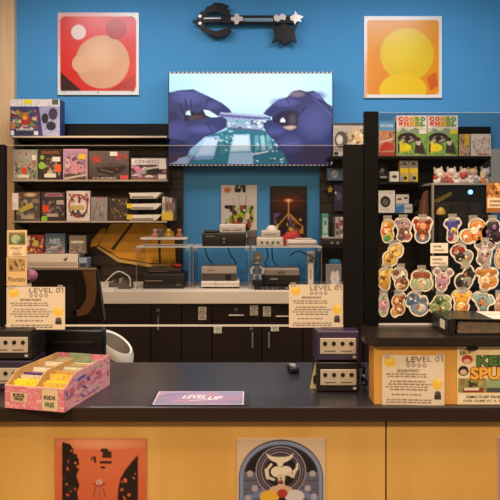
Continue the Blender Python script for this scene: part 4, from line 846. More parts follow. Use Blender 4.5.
# handwritten cards
def card(x0, x1, y0, y1, d, label, bg, ops, texts):
    w, h = px(x1-x0, d), px(y1-y0, d)
    o = panel('handwritten_card', w, h, 46, bg, ops, None, (wx((x0+x1)/2, d), d, wz(y1, d))); tag(o, label, 'card', 'handwritten cards on the left of the clear screen')
    for s, u, v, tw, th in texts: text(s, o, (u-.5)*w, (1-v)*h, tw*w, th*h, mat('#5a4034', .6), -.0008, shear=.15)
card(7, 27, 230, 256.5, GY-.0025, 'cream handwritten card with green picture, upper of the two on the glass', '#dfbd8c', [('r', .1, .1, .9, .55, '#5f6a34'), ('r', .1, .1, .9, .2, '#8a7440'), ('e', .45, .35, .24, .16, '#a8b890'), ('s', .7, .45, .3, .15, '#4a5228', .8), ('r', .1, .6, .88, .98, '#ecd0a8')], [('FOREST', .48, .69, .6, .09), ('or the', .48, .8, .3, .05), ('TREES', .5, .91, .5, .09)])
card(6.5, 27, 257, 286, GY-.0025, 'tan handwritten card with brown picture, lower of the two on the glass', '#d8b27c', [('r', .1, .06, .9, .5, '#a88a58'), ('n', 71, 30, ['#6a4c2c', '#8a6a40', '#c8a878', '#5a4026'], .06, (.12, .1, .88, .47))], [('Mountains', .5, .76, .86, .17)])
# pink ball
o = MB().ball((0, 0, 0), .024, (1.05, 1, 1), 24).build('pink_ball', mat('#d488b4', .45), None, (wx(30.5, 2.3), 2.306, wz(276, 2.3)), smooth=True); tag(o, 'small pink ball stuck on clear screen beside the lower handwritten card', 'ball')
MB().cyl((0, -.026, 0), .012, .008, 'Y', 14).build('suction_pad', mat('#c078a0', .4), o)
# orange card top right
d = GY-.003
w, h = px(20, d), px(29.5, d)
o = panel('orange_card', w, h, 50, '#a86a28', [('n', 81, 26, ['#6a3c18', '#d89a4a', '#8a5422', '#e0b070', '#4a2a14'], .1, (0, 0, 1, .5)), ('r', .06, .5, 1, .84, '#e0c8a8'), ('bars', .15, .55, .95, .82, 2, '#8a6a50', 4), ('r', 0, .86, 1, 1, '#9a5c24')], None, (wx(496.5, d), d, wz(212.5, d)))
tag(o, 'orange brown card with cream caption taped at right edge of the tall screen', 'card')
w = px(22, 2.3)
o = MB().box(-w/2, w/2, 0, .004, 0, px(50, 2.3), .001).build('acrylic_pocket', frosted('cloudy_pocket', '#b8c0c4', .55), None, (wx(500, 2.3), 2.279, wz(184, 2.3)-.06)); tag(o, 'empty cloudy acrylic pocket behind the orange brown card', 'sign holder')
# two small white price notes
for y0, l in ((243, 'small cream price note on the tall screen, upper of two'), (256, 'small cream price note on the tall screen, lower of two')):
    w, h = px(17.5, GY), px(10, GY)
    o = panel('price_note', w, h, 30, '#ecdcc6', [('bars', .1, .2, .7, .5, 1, '#5a4a40', int(y0)), ('bars', .1, .55, .9, .85, 1, '#8a7a6a', int(y0)+1)], None, (wx(439, GY), GY-.0025, wz(y0+10, GY))); tag(o, l, 'note', 'price notes on the tall screen')
# ================================================================== DIE CUT STICKERS
def sticker(cx_, cy_, w_, h_, label, blobs):
    rr_ = random.Random(label); big = [q for q in blobs if q[2] > .3]
    for _ in range(7):
        u, v, q, c0 = rr_.choice(big); blobs = blobs+[(u+rr_.uniform(-.6, .6)*q, v+rr_.uniform(-.6, .6)*q, rr_.uniform(.06, .13), rr_.choice(['#4a3028', '#e8d8b8', '#b8683c', rr_.choice(blobs)[3]]))]
    """blobs: (u,v,r,colour) in a -1..1 box, later ones on top"""
    d = GY-.003; sx_, sz_ = px(w_/2, d), px(h_/2, d)
    nA, nR = 72, 22
    V, C = [], []
    ax = min(u-q for u, v, q, _ in blobs); bx = max(u+q for u, v, q, _ in blobs); az = min(v-q for u, v, q, _ in blobs); bz = max(v+q for u, v, q, _ in blobs)
    fx, fz = 2/(bx-ax), 2/(bz-az)
    E = [((u-(ax+bx)/2)*fx, (v-(az+bz)/2)*fz, r_*fx*1.06, r_*fz*1.06, col) for u, v, r_, col in blobs]
    def colour(x, z):
        c = None
        for u, v, p, q, col in E:
            e = ((x-u)/p)**2+((z-v)/q)**2
            if e <= 1:
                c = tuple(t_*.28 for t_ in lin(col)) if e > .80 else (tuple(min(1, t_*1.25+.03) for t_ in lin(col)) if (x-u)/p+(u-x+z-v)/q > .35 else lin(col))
        return c
    def reach(a):
        best = .3; gap = 0
        for i in range(18, 100):
            rr = i/60
            x, z = rr*math.cos(a), rr*math.sin(a)
            if any(((x-u)/p)**2+((z-v)/q)**2 <= 1 for u, v, p, q, _ in E): best = max(best, rr); gap = 0
            else:
                gap += 1
                if gap > 14: break
        return best
    rs = [reach(k*2*PI/nA) for k in range(nA)]
    rs = [max(rs[(k+j) % nA] for j in (-2, -1, 0, 1, 2)) for k in range(nA)]
    rs = [(rs[k-1]+2*rs[k]+rs[(k+1) % nA])/4 for k in range(nA)]
    white = lin('#e2d2bc')
    V.append((0, 0, 0)); C.append((*(colour(0, 0) or white), 1))
    for j in range(1, nR+1):
        f = j/nR
        for k in range(nA):
            a = k*2*PI/nA; R = rs[k]+.13; r = R*f
            x, z = r*math.cos(a), r*math.sin(a)
            col = colour(x, z)
            V.append((x*sx_*.91, 0, z*sz_*.92)); C.append((*(col or white), 1))
    Fs = [(0, 1+(k+1) % nA, 1+k) for k in range(nA)]
    for j in range(nR-1):
        for k in range(nA):
            a = 1+j*nA+k; b = 1+j*nA+(k+1) % nA
            Fs.append((a, b, b+nA, a+nA))
    me = bpy.data.meshes.new('die_cut_sticker'); me.from_pydata(V, [], Fs)
    ca = me.color_attributes.new('ink', 'FLOAT_COLOR', 'POINT'); ca.data.foreach_set('color', np.array(C, dtype=np.float32).ravel())
    o = link('die_cut_sticker', me, GLOSS, None, (wx(cx_, d), d, wz(cy_, d))); tag(o, label, 'sticker', 'die cut stickers on the tall screen')
    MB().box(-.016, .016, -.001, -.0004, sz_*.75, sz_*.75+.026).build('tape', TAPE, o)
K = '#3a2c2a'
ST = [
 (387.5, 231, 13, 23, 'yellow and red sticker with green base, first in the top row', [(0, .5, .42, '#d8a83a'), (-.1, -.1, .42, '#d8542a'), (0, -.5, .4, '#c8a048'), (-.1, -.75, .28, '#4a8a4a'), (.15, .5, .2, '#b87a2c'), (0, .05, .15, '#e0c050')]),
 (403, 230, 17, 23, 'mauve and brown sticker, second in the top row', [(0, .35, .5, '#a88a98'), (-.5, .6, .2, '#8a6a80'), (0, -.25, .42, '#6a4a3a'), (.25, -.55, .3, '#a05a44'), (-.2, -.6, .3, '#5a4a5c'), (.1, .35, .22, '#d0b0a8')]),
 (422.5, 230.5, 20, 25, 'red brown sticker with blue ring, third in the top row', [(0, -.45, .48, '#5a78a0'), (0, .3, .55, '#b0442a'), (-.5, .65, .2, '#8a3420'), (.5, .65, .2, '#8a3420'), (0, -.2, .4, '#7a3a22'), (.05, .3, .26, '#d89a6a'), (0, -.55, .25, '#c87a4a')]),
 (452.5, 230, 17, 25, 'blue and purple spiky sticker with yellow chest, fourth in the top row', [(0, .4, .5, '#4a4a94'), (-.55, .5, .2, '#3c3c80'), (.55, .6, .2, '#3c3c80'), (0, -.3, .42, '#5a4a8a'), (.1, -.1, .28, '#d8c050'), (.2, -.65, .28, '#c8b8b0'), (-.2, -.7, .25, '#8a3a4a')]),
 (473, 231, 25, 24, 'orange and white sticker with curled shape, fifth in the top row', [(-.4, -.4, .45, '#d8803c'), (.25, .35, .5, '#e08a40'), (.3, -.4, .4, '#d87a34'), (.05, .05, .3, '#f0dcc0'), (-.55, -.5, .2, '#f0e0c8'), (.35, .3, .22, '#f2e0c4')]),
 (492.5, 231, 20, 24, 'black and plum sticker at right end of the top row', [(0, .3, .5, '#2c2430'), (-.4, -.2, .4, '#3a2c44'), (.3, -.4, .4, '#241c24'), (.1, .3, .18, '#8a6a98')]),
 (393, 255.5, 20, 24, 'yellow sticker leaning right, first in the second row', [(-.2, -.3, .5, '#d8b050'), (.25, .35, .5, '#e0c060'), (-.4, -.7, .25, '#b88a38'), (.5, .6, .28, '#cfa860'), (-.1, -.1, .2, '#8a7040')]),
 (462, 255, 22, 21, 'red and black beaked sticker, second in the second row', [(-.25, .25, .5, '#8a3028'), (.4, -.2, .42, '#8d8884'), (-.1, -.3, .38, '#2c2624'), (.3, -.65, .28, '#8a9a6a'), (-.4, .2, .2, '#c8a8a0')]),
 (485, 254, 20, 26, 'pinkish grey sticker with long points, third in the second row', [(0, .0, .5, '#b8a0a0'), (-.5, .65, .24, '#8a7880'), (.5, .65, .24, '#8a7880'), (0, -.6, .35, '#a89090'), (0, .1, .22, '#d8c8c0'), (-.4, -.5, .2, '#7a6a70')]),
 (499.5, 258, 10, 20, 'pale tan sticker cut by the frame in the second row', [(0, 0, .6, '#c8a878'), (0, .5, .35, '#d8bc90')]),
 (385.5, 279, 15, 23, 'yellow sticker with dark stripe, first in the third row', [(0, .4, .45, '#e0b43c'), (0, -.25, .45, '#d0a038'), (.1, -.6, .3, '#b08030'), (.5, .75, .2, '#d8b040'), (-.1, .1, .2, '#6a4a30'), (-.1, .45, .16, '#f0d890')]),
 (400.5, 279, 16, 23, 'brown and white sticker, second in the third row', [(-.05, .35, .48, '#c8b8a8'), (.1, -.35, .45, '#8a5a3c'), (-.3, .5, .22, '#7a4a34'), (.2, .3, .2, '#e8dcd0'), (-.1, -.5, .22, '#d8c0a0'), (.3, -.2, .2, '#5a3a2a')]),
 (421.5, 280, 22, 21, 'wide green basket sticker with three brown rounds, third in the third row', [(-.4, -.4, .5, '#a8b088'), (.4, -.4, .5, '#a8b088'), (0, -.4, .5, '#b8bc94'), (-.5, .3, .28, '#8a4a34'), (0, .4, .32, '#9a5438'), (.5, .3, .28, '#8a4a34'), (0, -.5, .3, '#c8b890')]),
 (443.5, 279.5, 20, 23, 'mauve pointed sticker, fourth in the third row', [(0, -.1, .5, '#b890a4'), (-.45, .6, .22, '#9a7890'), (.6, .5, .22, '#9a7890'), (.2, .1, .28, '#d0b0bc'), (-.1, -.6, .35, '#a8809a'), (0, .15, .1, '#8a3a50')]),
 (465, 278, 20, 25, 'black crescent sticker with grey centre, fifth in the third row', [(-.25, -.3, .6, '#2a2626'), (.25, .3, .45, '#302a2c'), (.3, .75, .22, '#242020'), (.15, -.2, .38, '#8d8680'), (-.1, -.65, .25, '#5a5450')]),
 (486.5, 278.5, 23, 24, 'orange brown sticker with cream collar, last in the third row', [(0, .35, .5, '#b87a38'), (-.6, .45, .22, '#a86a30'), (.6, .45, .22, '#a86a30'), (.35, -.3, .45, '#c88a44'), (-.1, -.25, .42, '#e0c498'), (-.1, -.7, .28, '#a86c34')]),
 (383.5, 305, 11, 23, 'pink and mint wrapped sweet sticker, first in the bottom row', [(0, .7, .38, '#9cc0a4'), (0, -.7, .38, '#9cc0a4'), (0, 0, .55, '#c890a0'), (0, .1, .28, '#e0b8c0'), (.0, -.25, .2, '#a8707c')]),
 (398.5, 305, 15, 23, 'ginger brown sticker, second in the bottom row', [(0, .35, .45, '#b06a34'), (.1, -.3, .42, '#a05a2c'), (-.3, -.6, .25, '#c88a50'), (.45, .7, .2, '#8a4a28'), (-.1, .35, .18, '#e0b890'), (.1, -.35, .2, '#d8a878')]),
 (417, 303.5, 23, 24, 'slate blue sticker with white belly, third in the bottom row', [(.2, -.3, .6, '#7d8c9c'), (-.25, .4, .45, '#5a7894'), (.35, -.35, .35, '#c8c4bc'), (-.5, .1, .25, '#44607c'), (-.3, .75, .2, '#3a5470'), (.5, .3, .25, '#6a6a72')]),
 (440, 304, 22, 18, 'moss green sticker, fourth in the bottom row', [(0, -.1, .6, '#7a8a4c'), (-.4, -.3, .4, '#8d9c60'), (.45, -.2, .42, '#8a9a64'), (0, .35, .35, '#4c6a34'), (.65, .45, .2, '#a8a868'), (-.1, .1, .16, '#3a3a28')]),
 (462, 302.5, 20, 23, 'orange yellow sticker with cream middle, fifth in the bottom row', [(0, .35, .5, '#e0a038'), (0, -.35, .48, '#d8923a'), (-.45, .7, .22, '#e8b850'), (.55, .7, .22, '#e8b850'), (0, -.15, .28, '#f0d8a0'), (.35, -.3, .2, '#b8703a')]),
 (483.5, 303, 22, 21, 'teal grey sticker with tan middle, sixth in the bottom row', [(0, 0, .55, '#7d9494'), (-.55, .35, .28, '#8aa4a0'), (.6, .1, .3, '#8aa4a0'), (-.1, -.1, .3, '#a8754a'), (0, -.6, .3, '#6a8488')]),
 (499.5, 305, 9, 22, 'reddish sticker cut by the frame in the bottom row', [(0, 0, .6, '#a87a6a'), (0, .5, .35, '#c89a80')]),
]
for s in ST: sticker(*s)
# ================================================================== THINGS ON THE COUNTER
# pink card box
PB = empty('card_box', (wx(5, 2.03), 2.03, CT+.0005), math.radians(-13)); tag(PB, 'pink patterned two row cardboard box of trading cards with free signs', 'box')
BW, BL, h0, h1 = .222, .33, .078, .114
pk = mat('#dc8a98', .6, var=.22, scale=55); card_m = mat('#d9a86a', .65, var=.06, scale=20)
MB().box(0, BW, 0, BL, 0, .003).build('base', card_m, PB)
def prof(): return [(0, 0), (BL, 0), (BL, h1), (BL*.24, h1), (BL*.17, h1-.006), (BL*.1, h1-.02), (BL*.05, h0+.004), (0, h0)]
panel('front_panel', BW, h0, 120, '#d9808c', [('n', 91, 160, ['#e29aa2', '#cc6878', '#e8aab0', '#c85e70', '#eab8b4'], .018, (0, 0, 1, 1)), ('r', 0, 0, 1, .05, '#efd0c0'), ('rr', .08, .26, .4, .72, .03, '#b85a68'), ('rr', .09, .28, .39, .70, .025, '#d8b496'), ('rr', .62, .05, .9, .97, .02, '#8a9a78'), ('rr', .63, .07, .89, .95, .02, '#dcc09c')], PB, (BW/2, -.001, 0))
MB().box(0, BW, 0, .003, 0, h0).build('front_board', card_m, PB)
for u, v1, v2 in ((.24, .42, .58), (.76, .42, .72)):
    text('KIDS', PB, u*BW, (1-v1)*h0, .19*BW, .17*h0, INK, -.0022, bold=.03)
    text('FREE', PB, u*BW, (1-v2)*h0, .15*BW, .10*h0 if u < .5 else .2*h0, INK if u < .5 else mat('#3f6a4a', .6), -.0022, bold=.03)
MB().prismx(prof(), BW-.003, BW).build('side_wall', pk, PB)
MB().prismx(prof(), 0, .003).build('side_wall', card_m, PB)
MB().prismx(prof(), BW*.5-.0015, BW*.5+.0015).build('divider', card_m, PB)
MB().box(0, BW, BL-.003, BL, 0, h1).build('back_wall', pk, PB)
# printed pattern on the outer right side: one grid following the profile
nu, nv = 110, 34
pat = raster(nu, nv, '#e4a0ac', [('n', 95, 90, ['#e8a8b4', '#d07888', '#e6b4bc', '#c86a7c'], .03, (0, 0, 1, 1)), ('n', 96, 15, ['#5a5aa8', '#7a6ab0', '#8a9a84', '#b84a70', '#4a58a0'], .034, (.03, .15, .97, .9)), ('n', 97, 10, ['#e8a09a', '#c86a9a', '#b87aa8', '#a8b08a'], .035, (.03, .15, .97, .9)), ('r', 0, .0, 1, .03, '#eac0bc')])
V, C = [], []
def top_at(y):
    P_ = [(0, h0), (BL*.05, h0+.004), (BL*.1, h1-.02), (BL*.17, h1-.006), (BL*.24, h1), (BL, h1)]
    for (a, b), (c_, d_) in zip(P_, P_[1:]):
        if y <= c_: return b+(d_-b)*(y-a)/(c_-a)
    return h1
for j in range(nv):
    for i in range(nu):
        y = i/(nu-1)*BL; V.append((BW+.0008, y, (1-j/(nv-1))*top_at(y))); C.append((*pat[j, i], 1))
me = bpy.data.meshes.new('side_print'); me.from_pydata(V, [], [(j*nu+i, (j+1)*nu+i, (j+1)*nu+i+1, j*nu+i+1) for j in range(nv-1) for i in range(nu-1)])
ca = me.color_attributes.new('ink', 'FLOAT_COLOR', 'POINT'); ca.data.foreach_set('color', np.array(C, dtype=np.float32).ravel())
link('side_print', me, PRINT, PB)
# cards in the box
Rz = Matrix.Rotation(math.radians(-13), 4, 'Z'); base = Matrix.Translation(PB.location) @ Rz
cols = ['#e8d030', '#d8b048', '#cdbf9c', '#b89a6c', '#a8a488', '#5a3a7c', '#d8cbb0', '#c8944a', '#8d8a78', '#e0d6c0']
cnames = {'#e8d030': 'bright yellow', '#d8b048': 'golden', '#cdbf9c': 'cream', '#b89a6c': 'tan', '#a8a488': 'sage', '#5a3a7c': 'purple', '#d8cbb0': 'ivory', '#c8944a': 'amber', '#8d8a78': 'grey', '#e0d6c0': 'pale'}
meshes = {}
def card_mesh(c):
    if c not in meshes:
        b = MB().box(-.043, .043, -.0011, .0011, 0, .084, .0006); me = bpy.data.meshes.new('trading_card'); b.bm.to_mesh(me); b.bm.free(); me.materials.append(mat(c, .45, var=.3, scale=60)); meshes[c] = me
    return meshes[c]
RR = random.Random(12)
for lane, cxl in (('left', BW*.25), ('right', BW*.75)):
    n = 15
    for i in range(n):
        y = .016+i*(BL-.04)/n
        c = (['#e8d030', '#e8d030', '#cdbf9c', '#5a3a7c', '#5a3a7c'] if lane == 'left' else ['#d8b048', '#e8d030', '#d8b048', '#b89a6c', '#c8944a'])[i] if i < 5 else RR.choice(['#cdbf9c', '#a8a488', '#d8cbb0', '#b89a6c', '#8d8a78', '#e0d6c0'])
        o = bpy.data.objects.new('trading_card', card_mesh(c)); COL.objects.link(o)
        lift = RR.uniform(0, .012)+(.012 if lane == 'right' else 0.006)
        o.matrix_world = base @ Matrix.Translation((cxl+RR.uniform(-.003, .003), y, .0035+(lift if i > 1 else 0))) @ Matrix.Rotation(math.radians(-12+RR.uniform(-3, 3)), 4, 'X')
        pos = 'front' if i < 5 else ('middle' if i < 10 else 'back')
        tag(o, f'{cnames[c]} trading card in the {pos} of the {lane} row of pink box', 'trading card', 'trading cards in the pink box')
# one green card sticking up at back
o = bpy.data.objects.new('trading_card', card_mesh('#a8a488').copy()); COL.objects.link(o)
o.data.materials.clear(); o.data.materials.append(mat('#7f8a68', .5, var=.3, scale=40))
o.matrix_world = base @ Matrix.Translation((BW*.62, BL-.085, .05)) @ Matrix.Rotation(math.radians(-10), 4, 'X'); tag(o, 'green grey card standing tallest at the back of the pink box', 'trading card')
# mat under clear plastic
x0, x1, y0, y1 = -.334, -.022, 2.052, 2.205
o = MB().box(x0-.012, x1+.022, y0-.004, y1+.004, 0, .0025, .0008).build('counter_mat', frosted('smoky_plastic', '#3a3640', .6), None, (0, 0, CT+.0005)); tag(o, 'lilac printed counter mat under clear plastic, lying on counter', 'mat')
panel('lilac_print', x1-x0, y1-y0, 150, '#877fa2', [('n', 101, 26, ['#9880a8', '#8a84a8', '#a088aa', '#7d7c9c', '#a884a0'], .12, (0, 0, 1, 1)), ('r', 0, 0, 1, .03, '#d8d2dc'), ('r', 0, .965, 1, 1, '#d8d2dc'), ('r', 0, 0, .012, 1, '#e0dae2'), ('r', .988, 0, 1, 1, '#e0dae2'), ('s', .5, .5, .35, .4, '#a890b4', .6), ('l', .4, .72, .72, .55, .006, '#efeaf2')],
      o, ((x0+x1)/2, y0, .0032), (-PI/2, 0, 0))
lt = text('LEVEL', o, 0, 0, .085, .04, mat('#f2eef4', .5), 0, shear=.3, bold=.02); lt.location = ((x0+x1)/2-.02, y0+.085, .0042); lt.rotation_euler = (-PI/2, 0, 0)
lt = text('UP', o, 0, 0, .05, .04, mat('#f2eef4', .5), 0, shear=.3, bold=.02); lt.location = ((x0+x1)/2+.055, y0+.07, .0042); lt.rotation_euler = (-PI/2, 0, 0)
# little gadget
t = empty('hand_scanner', (wx(292.5, 2.53), 2.50, CT+.0005), .15); tag(t, 'small black gadget with pale top lying near the back of counter', 'gadget')
MB().box(-.02, .02, -.035, .035, 0, .022, .006, 3).build('body', PLAST, t, smooth=True)
MB().box(-.011, .013, -.01, .03, .022, .027, .002).build('pale_top', mat('#a8a4a0', .4), t)
MB().cyl((0, -.022, .023), .007, .004, n=14).build('button', GREY, t)
# binder on the riser
t = empty('ring_binder', (wx(466, 2.15), 2.15, RT+.0005)); tag(t, 'thick black ring binder with white cover sheet on the riser', 'binder')
xa, xb = wx(456, 2.1)-t.location.x, .42
za = .058
MB().prism([(xa-.035, 0), (xb, 0), (xb, .004), (xa-.03, .004)], -.075, .11).build('lower_cover', PLAST, t)
MB().prism([(xa-.036, .002), (xa-.012, .0), (xa-.008, za), (xa-.036, za-.004)], -.075, .11, .002).build('spine', PLAST, t)
MB().prism([(xa-.01, za-.004), (xb, za-.012), (xb, za-.009), (xa-.01, za)], -.078, .11).build('top_cover', PLAST, t)
MB().prism([(xa, .006), (xb-.02, .005), (xb-.02, za-.016), (xa+.002, za-.010)], -.066, .1, .001).build('page_block', mat('#6d5a48', .7, var=.4, scale=90), t)
o = panel('cover_sheet', xb-xa-.02, .165, 90, '#e2d6cc', [('n', 111, 24, ['#efe8e0', '#d8b89a', '#cfc0b4', '#e8dcc0', '#c8a890'], .05, (.1, .1, .9, .9))], t, ((xa+xb)/2, -.066, za-.0025), (-PI/2, .0, 0))
o.rotation_euler = (-PI/2, 0, 0)
ob = o; ob.rotation_euler = (-PI/2, .0, 0)
for v in ob.data.vertices: v.co.y -= .0025-(v.co.x+(xb-xa)/2)/(xb-xa)*.0085-.0005 if False else 0
MB().box(xa-.0375, xa-.036, -.04, .01, .015, .045).build('spine_label', WHITE, t)
# comic flyer on riser
d = RF-.002
w, h = px(74, d), px(60, d)
ops = [('n', 121, 10, ['#e8d0a4', '#dcbf90'], .12, (0, 0, 1, .6)), ('e', .21, .06, .08, .06, '#3a241e'), ('e', .42, .04, .0, .0, '#3a241e'), ('e', .14, .25, .075, .075, '#a83a2c'), ('e', .14, .28, .045, .035, '#e0b89a'), ('e', .09, .44, .07, .085, '#241c1c'), ('e', .09, .46, .045, .045, '#d8a888'),
       ('r', .02, .56, .4, .8, '#8a8a54'), ('n', 122, 16, ['#3a2c20', '#b89a4a', '#5a6a34', '#8a6a40'], .035, (.05, .58, .36, .72)), ('r', .08, .72, .36, .8, '#8a2c24'), ('r', .1, .72, .3, .76, '#e0d0b4'),
       ('r', .4, .58, .75, .8, '#8fa070'), ('r', .4, .72, .6, .8, '#4a4848'), ('r', .78, .58, 1, .8, '#b8a060'), ('r', .03, .83, 1, .97, '#e8d8b8')]
o = panel('comic_flyer', w, h, 130, '#e4c898', ops, None, (wx(457, d)+w/2, d, CT+.002)); tag(o, 'colourful comic style flyer taped on maple riser front, right of policy sign', 'flyer')
text('ROAD TRIP!', o, -w*.38, h*.88, w*.16, h*.08, INK, -.001, rot=.22, bold=.03)
text('KEEP', o, w*.04, h*.73, w*.56, h*.19, mat('#23301a', .5), -.001, bold=.09)
text('KEEP', o, w*.04, h*.73, w*.54, h*.165, mat('#4f7a36', .5), -.0016, bold=.04)
text('SPUDS', o, w*.03, h*.52, w*.72, h*.23, mat('#7a4a1c', .5), -.001, bold=.09)
text('SPUDS', o, w*.03, h*.52, w*.70, h*.205, mat('#e8a83c', .5), -.0016, bold=.04)
text('COMICS TO GET YOU READY', o, -w*.1, h*.13, w*.56, h*.045, INK, -.001, bold=.03)
text('ONE GAME AT A TIME', o, -w*.12, h*.065, w*.6, h*.035, mat('#8a4a2c', .5), -.001, bold=.02)
# monitor back with stand
t = empty('checkout_monitor', (wx(66, 2.5), 2.565, CT+.0005)); tag(t, 'black checkout monitor seen from behind, on counter behind the pink box', 'monitor')
def m_(pts): return [(wx(x, 2.545)-t.location.x, wz(y, 2.545)-CT) for x, y in pts]
MB().prism(m_([(31, 326), (104, 322), (96.5, 269.5), (31, 269.5)]), -.02, .025, .006).build('monitor_shell', mat('#1d1614', .35), t)
MB().prism(m_([(31, 270), (96.3, 270), (96, 267.8), (31, 267.8)]), -.024, -.018).build('bright_top_rim', mat('#a08d7c', .4), t)
MB().prism(m_([(42, 318), (78, 318), (74, 285), (42, 285)]), -.026, -.02, .002).build('rear_cover', mat('#2a211e', .4), t)
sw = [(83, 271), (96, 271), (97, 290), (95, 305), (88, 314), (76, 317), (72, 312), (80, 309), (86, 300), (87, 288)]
MB().prism(m_(sw)[::-1], -.026, -.0195).build('tan_reflection', mat('#6f4a2c', .6, var=.15, scale=12), t)  # tan reflection shaped as a flat piece on the monitor back
MB().box(-.03, .03, -.01, .03, .0, .2).build('stand_neck', PLAST, t)
MB().box(-.10, .10, -.06, .09, 0, .012, .003).build('stand_base', PLAST, t)
o = MB().box(-.09, .13, 0, .13, 0, .14, .006).build('receipt_printer', mat('#191514', .35), None, (wx(71, 2.40), 2.335, CT+.0005)) if False else None
t2 = empty('receipt_printer', (wx(73, 2.42), 2.42, CT+.0005)); tag(t2, 'black receipt printer below the checkout monitor', 'printer')
MB().box(-.125, .117, 0, .08, 0, .187, .008, 3).build('printer_body', mat('#171312', .3), t2, smooth=True)
MB().box(-.08, .08, -.002, .001, .135, .142).build('paper_slot', mat('#332c2a', .4), t2)
MB().box(.06, .085, -.002, .001, .05, .056).build('light_strip', mat('#6a6660', .4), t2)
o = MB().tube(smooth_path([(wx(37, 2.43), 2.43, CT+.006), (wx(38, 2.43), 2.43, CT+.05), (wx(40, 2.4), 2.41, CT+.10), (wx(43, 2.4), 2.40, CT+.12), (wx(46, 2.4), 2.40, CT+.15)]), .005).build('scanner_cable', mat('#3a3434', .4), smooth=True); tag(o, 'dark cable curving up behind the pink box', 'cable')
# white bin with slanted rim behind the counter
t = empty('white_bin', (wx(115.5, 2.85), 2.86, 0)); tag(t, 'white plastic bin with slanted rim and pink prints behind counter', 'bin')
def ring(bm_, rx, ry, z, sl, off=0):
    return [bm_.verts.new((rx*math.cos(k*PI/16)+off, ry*math.sin(k*PI/16), z-sl*(rx*math.cos(k*PI/16))+sl*.18*ry*math.sin(k*PI/16))) for k in range(32)]
b = bmesh.new()
prof_ = [(.085, .085, 0, 0), (.09, .09, .02, 0), (.105, .11, .75, .2), (.112, .12, .93, .62), (.135, .14, .935, .62), (.138, .142, .965, .62), (.125, .13, .985, .62), (.11, .118, .978, .62), (.10, .105, .9, .5), (.085, .085, .3, .1)]
rg = [ring(b, p[0]*.6, p[1]*.72, p[2]+(.012 if p[2] > .5 else 0), p[3]*1.05) for p in prof_[:8]]
for A, B in zip(rg, rg[1:]):
    for k in range(32): b.faces.new((A[k], A[(k+1) % 32], B[(k+1) % 32], B[k]))
b.faces.new(rg[0][::-1])
bmesh.ops.recalc_face_normals(b, faces=b.faces)
mb = MB(); mb.join(b); mb.build('bin_body', mat('#efe8e0', .4), t, smooth=True)
b = bmesh.new()
rg = [ring(b, p[0]*.6, p[1]*.72, p[2]+(.012 if p[2] > .5 else 0), p[3]*1.05) for p in [(.1095, .1175, .978, .62)]+prof_[8:]]
for A, B in zip(rg, rg[1:]):
    for k in range(32): b.faces.new((A[k], A[(k+1) % 32], B[(k+1) % 32], B[k]))
b.faces.new(rg[-1])
mb = MB(); mb.join(b); mb.build('bin_lining', mat('#8d8276', .6), t, smooth=True)
for k, c in ((20, '#d8949c'), (22, '#a8a098'), (24, '#e0b4b0')):
    a = k*PI/16; MB().box(-.016, .016, -.001, .001, -.02, .02).build('printed_patch', mat(c, .5), t, (.068*math.cos(a), .086*math.sin(a)-.002, .93-.62*.068*math.cos(a)-.02), (0, 0.5, a+PI/2))
# ================================================================== POSTERS ON THE COUNTER FRONT
def pz(x, y): return ((x-70)/365, (y-74)/446)
def po(x, y): return ((x-138)/232, (y-345)/267)
d = CF+.029-.004
poster(54.5, 147, 438, 545, d, 'orange red poster with ragged black shapes on left of counter front', '#c8603a',
    [('g', '#d0704c', '#c04e2c'), ('s', .5, .04, .6, .07, '#e4a078', .8), ('p', [po(155, 352), po(176, 358), po(185, 372), po(183, 388), po(198, 394), po(199, 420), po(192, 440), po(200, 462), po(194, 480), po(200, 520), po(200, 612), po(155, 612)], '#241715'), ('n', 131, 14, ['#241715', '#2c1c16'], .02, (.07, .03, .26, .8)), ('n', 135, 14, ['#c05230', '#cc6a44'], .012, (.09, .1, .28, .7)),
     ('p', [po(350, 384), po(334, 402), po(316, 424), po(304, 446), po(299, 470), po(296, 520), po(300, 612), po(350, 612)], '#241715'), ('n', 132, 8, ['#c8603a', '#b8502c'], .016, (.68, .25, .9, .6)), ('n', 136, 5, ['#241715'], .02, (.68, .4, .76, .7)),
     ('n', 133, 9, ['#33201a', '#4a2a20'], .03, (.5, .09, .62, .18)), ('r', .49, .21, .62, .235, '#33201a'), ('r', .5, .26, .55, .28, '#33201a'), ('n', 137, 5, ['#33201a'], .018, (.39, .12, .45, .28)),
     ('e', *po(250, 455), .035, .03, '#c89a88'), ('l', *po(236, 458), *po(250, 468), .008, '#7a3a2c'), ('l', *po(264, 458), *po(250, 468), .008, '#7a3a2c'), ('l', *po(250, 460), *po(252, 500), .012, '#a8604c'), ('l', *po(240, 470), *po(236, 492), .006, '#7a3a2c'), ('l', *po(260, 470), *po(266, 492), .006, '#7a3a2c')], '#c07850', .003, 120, .004)
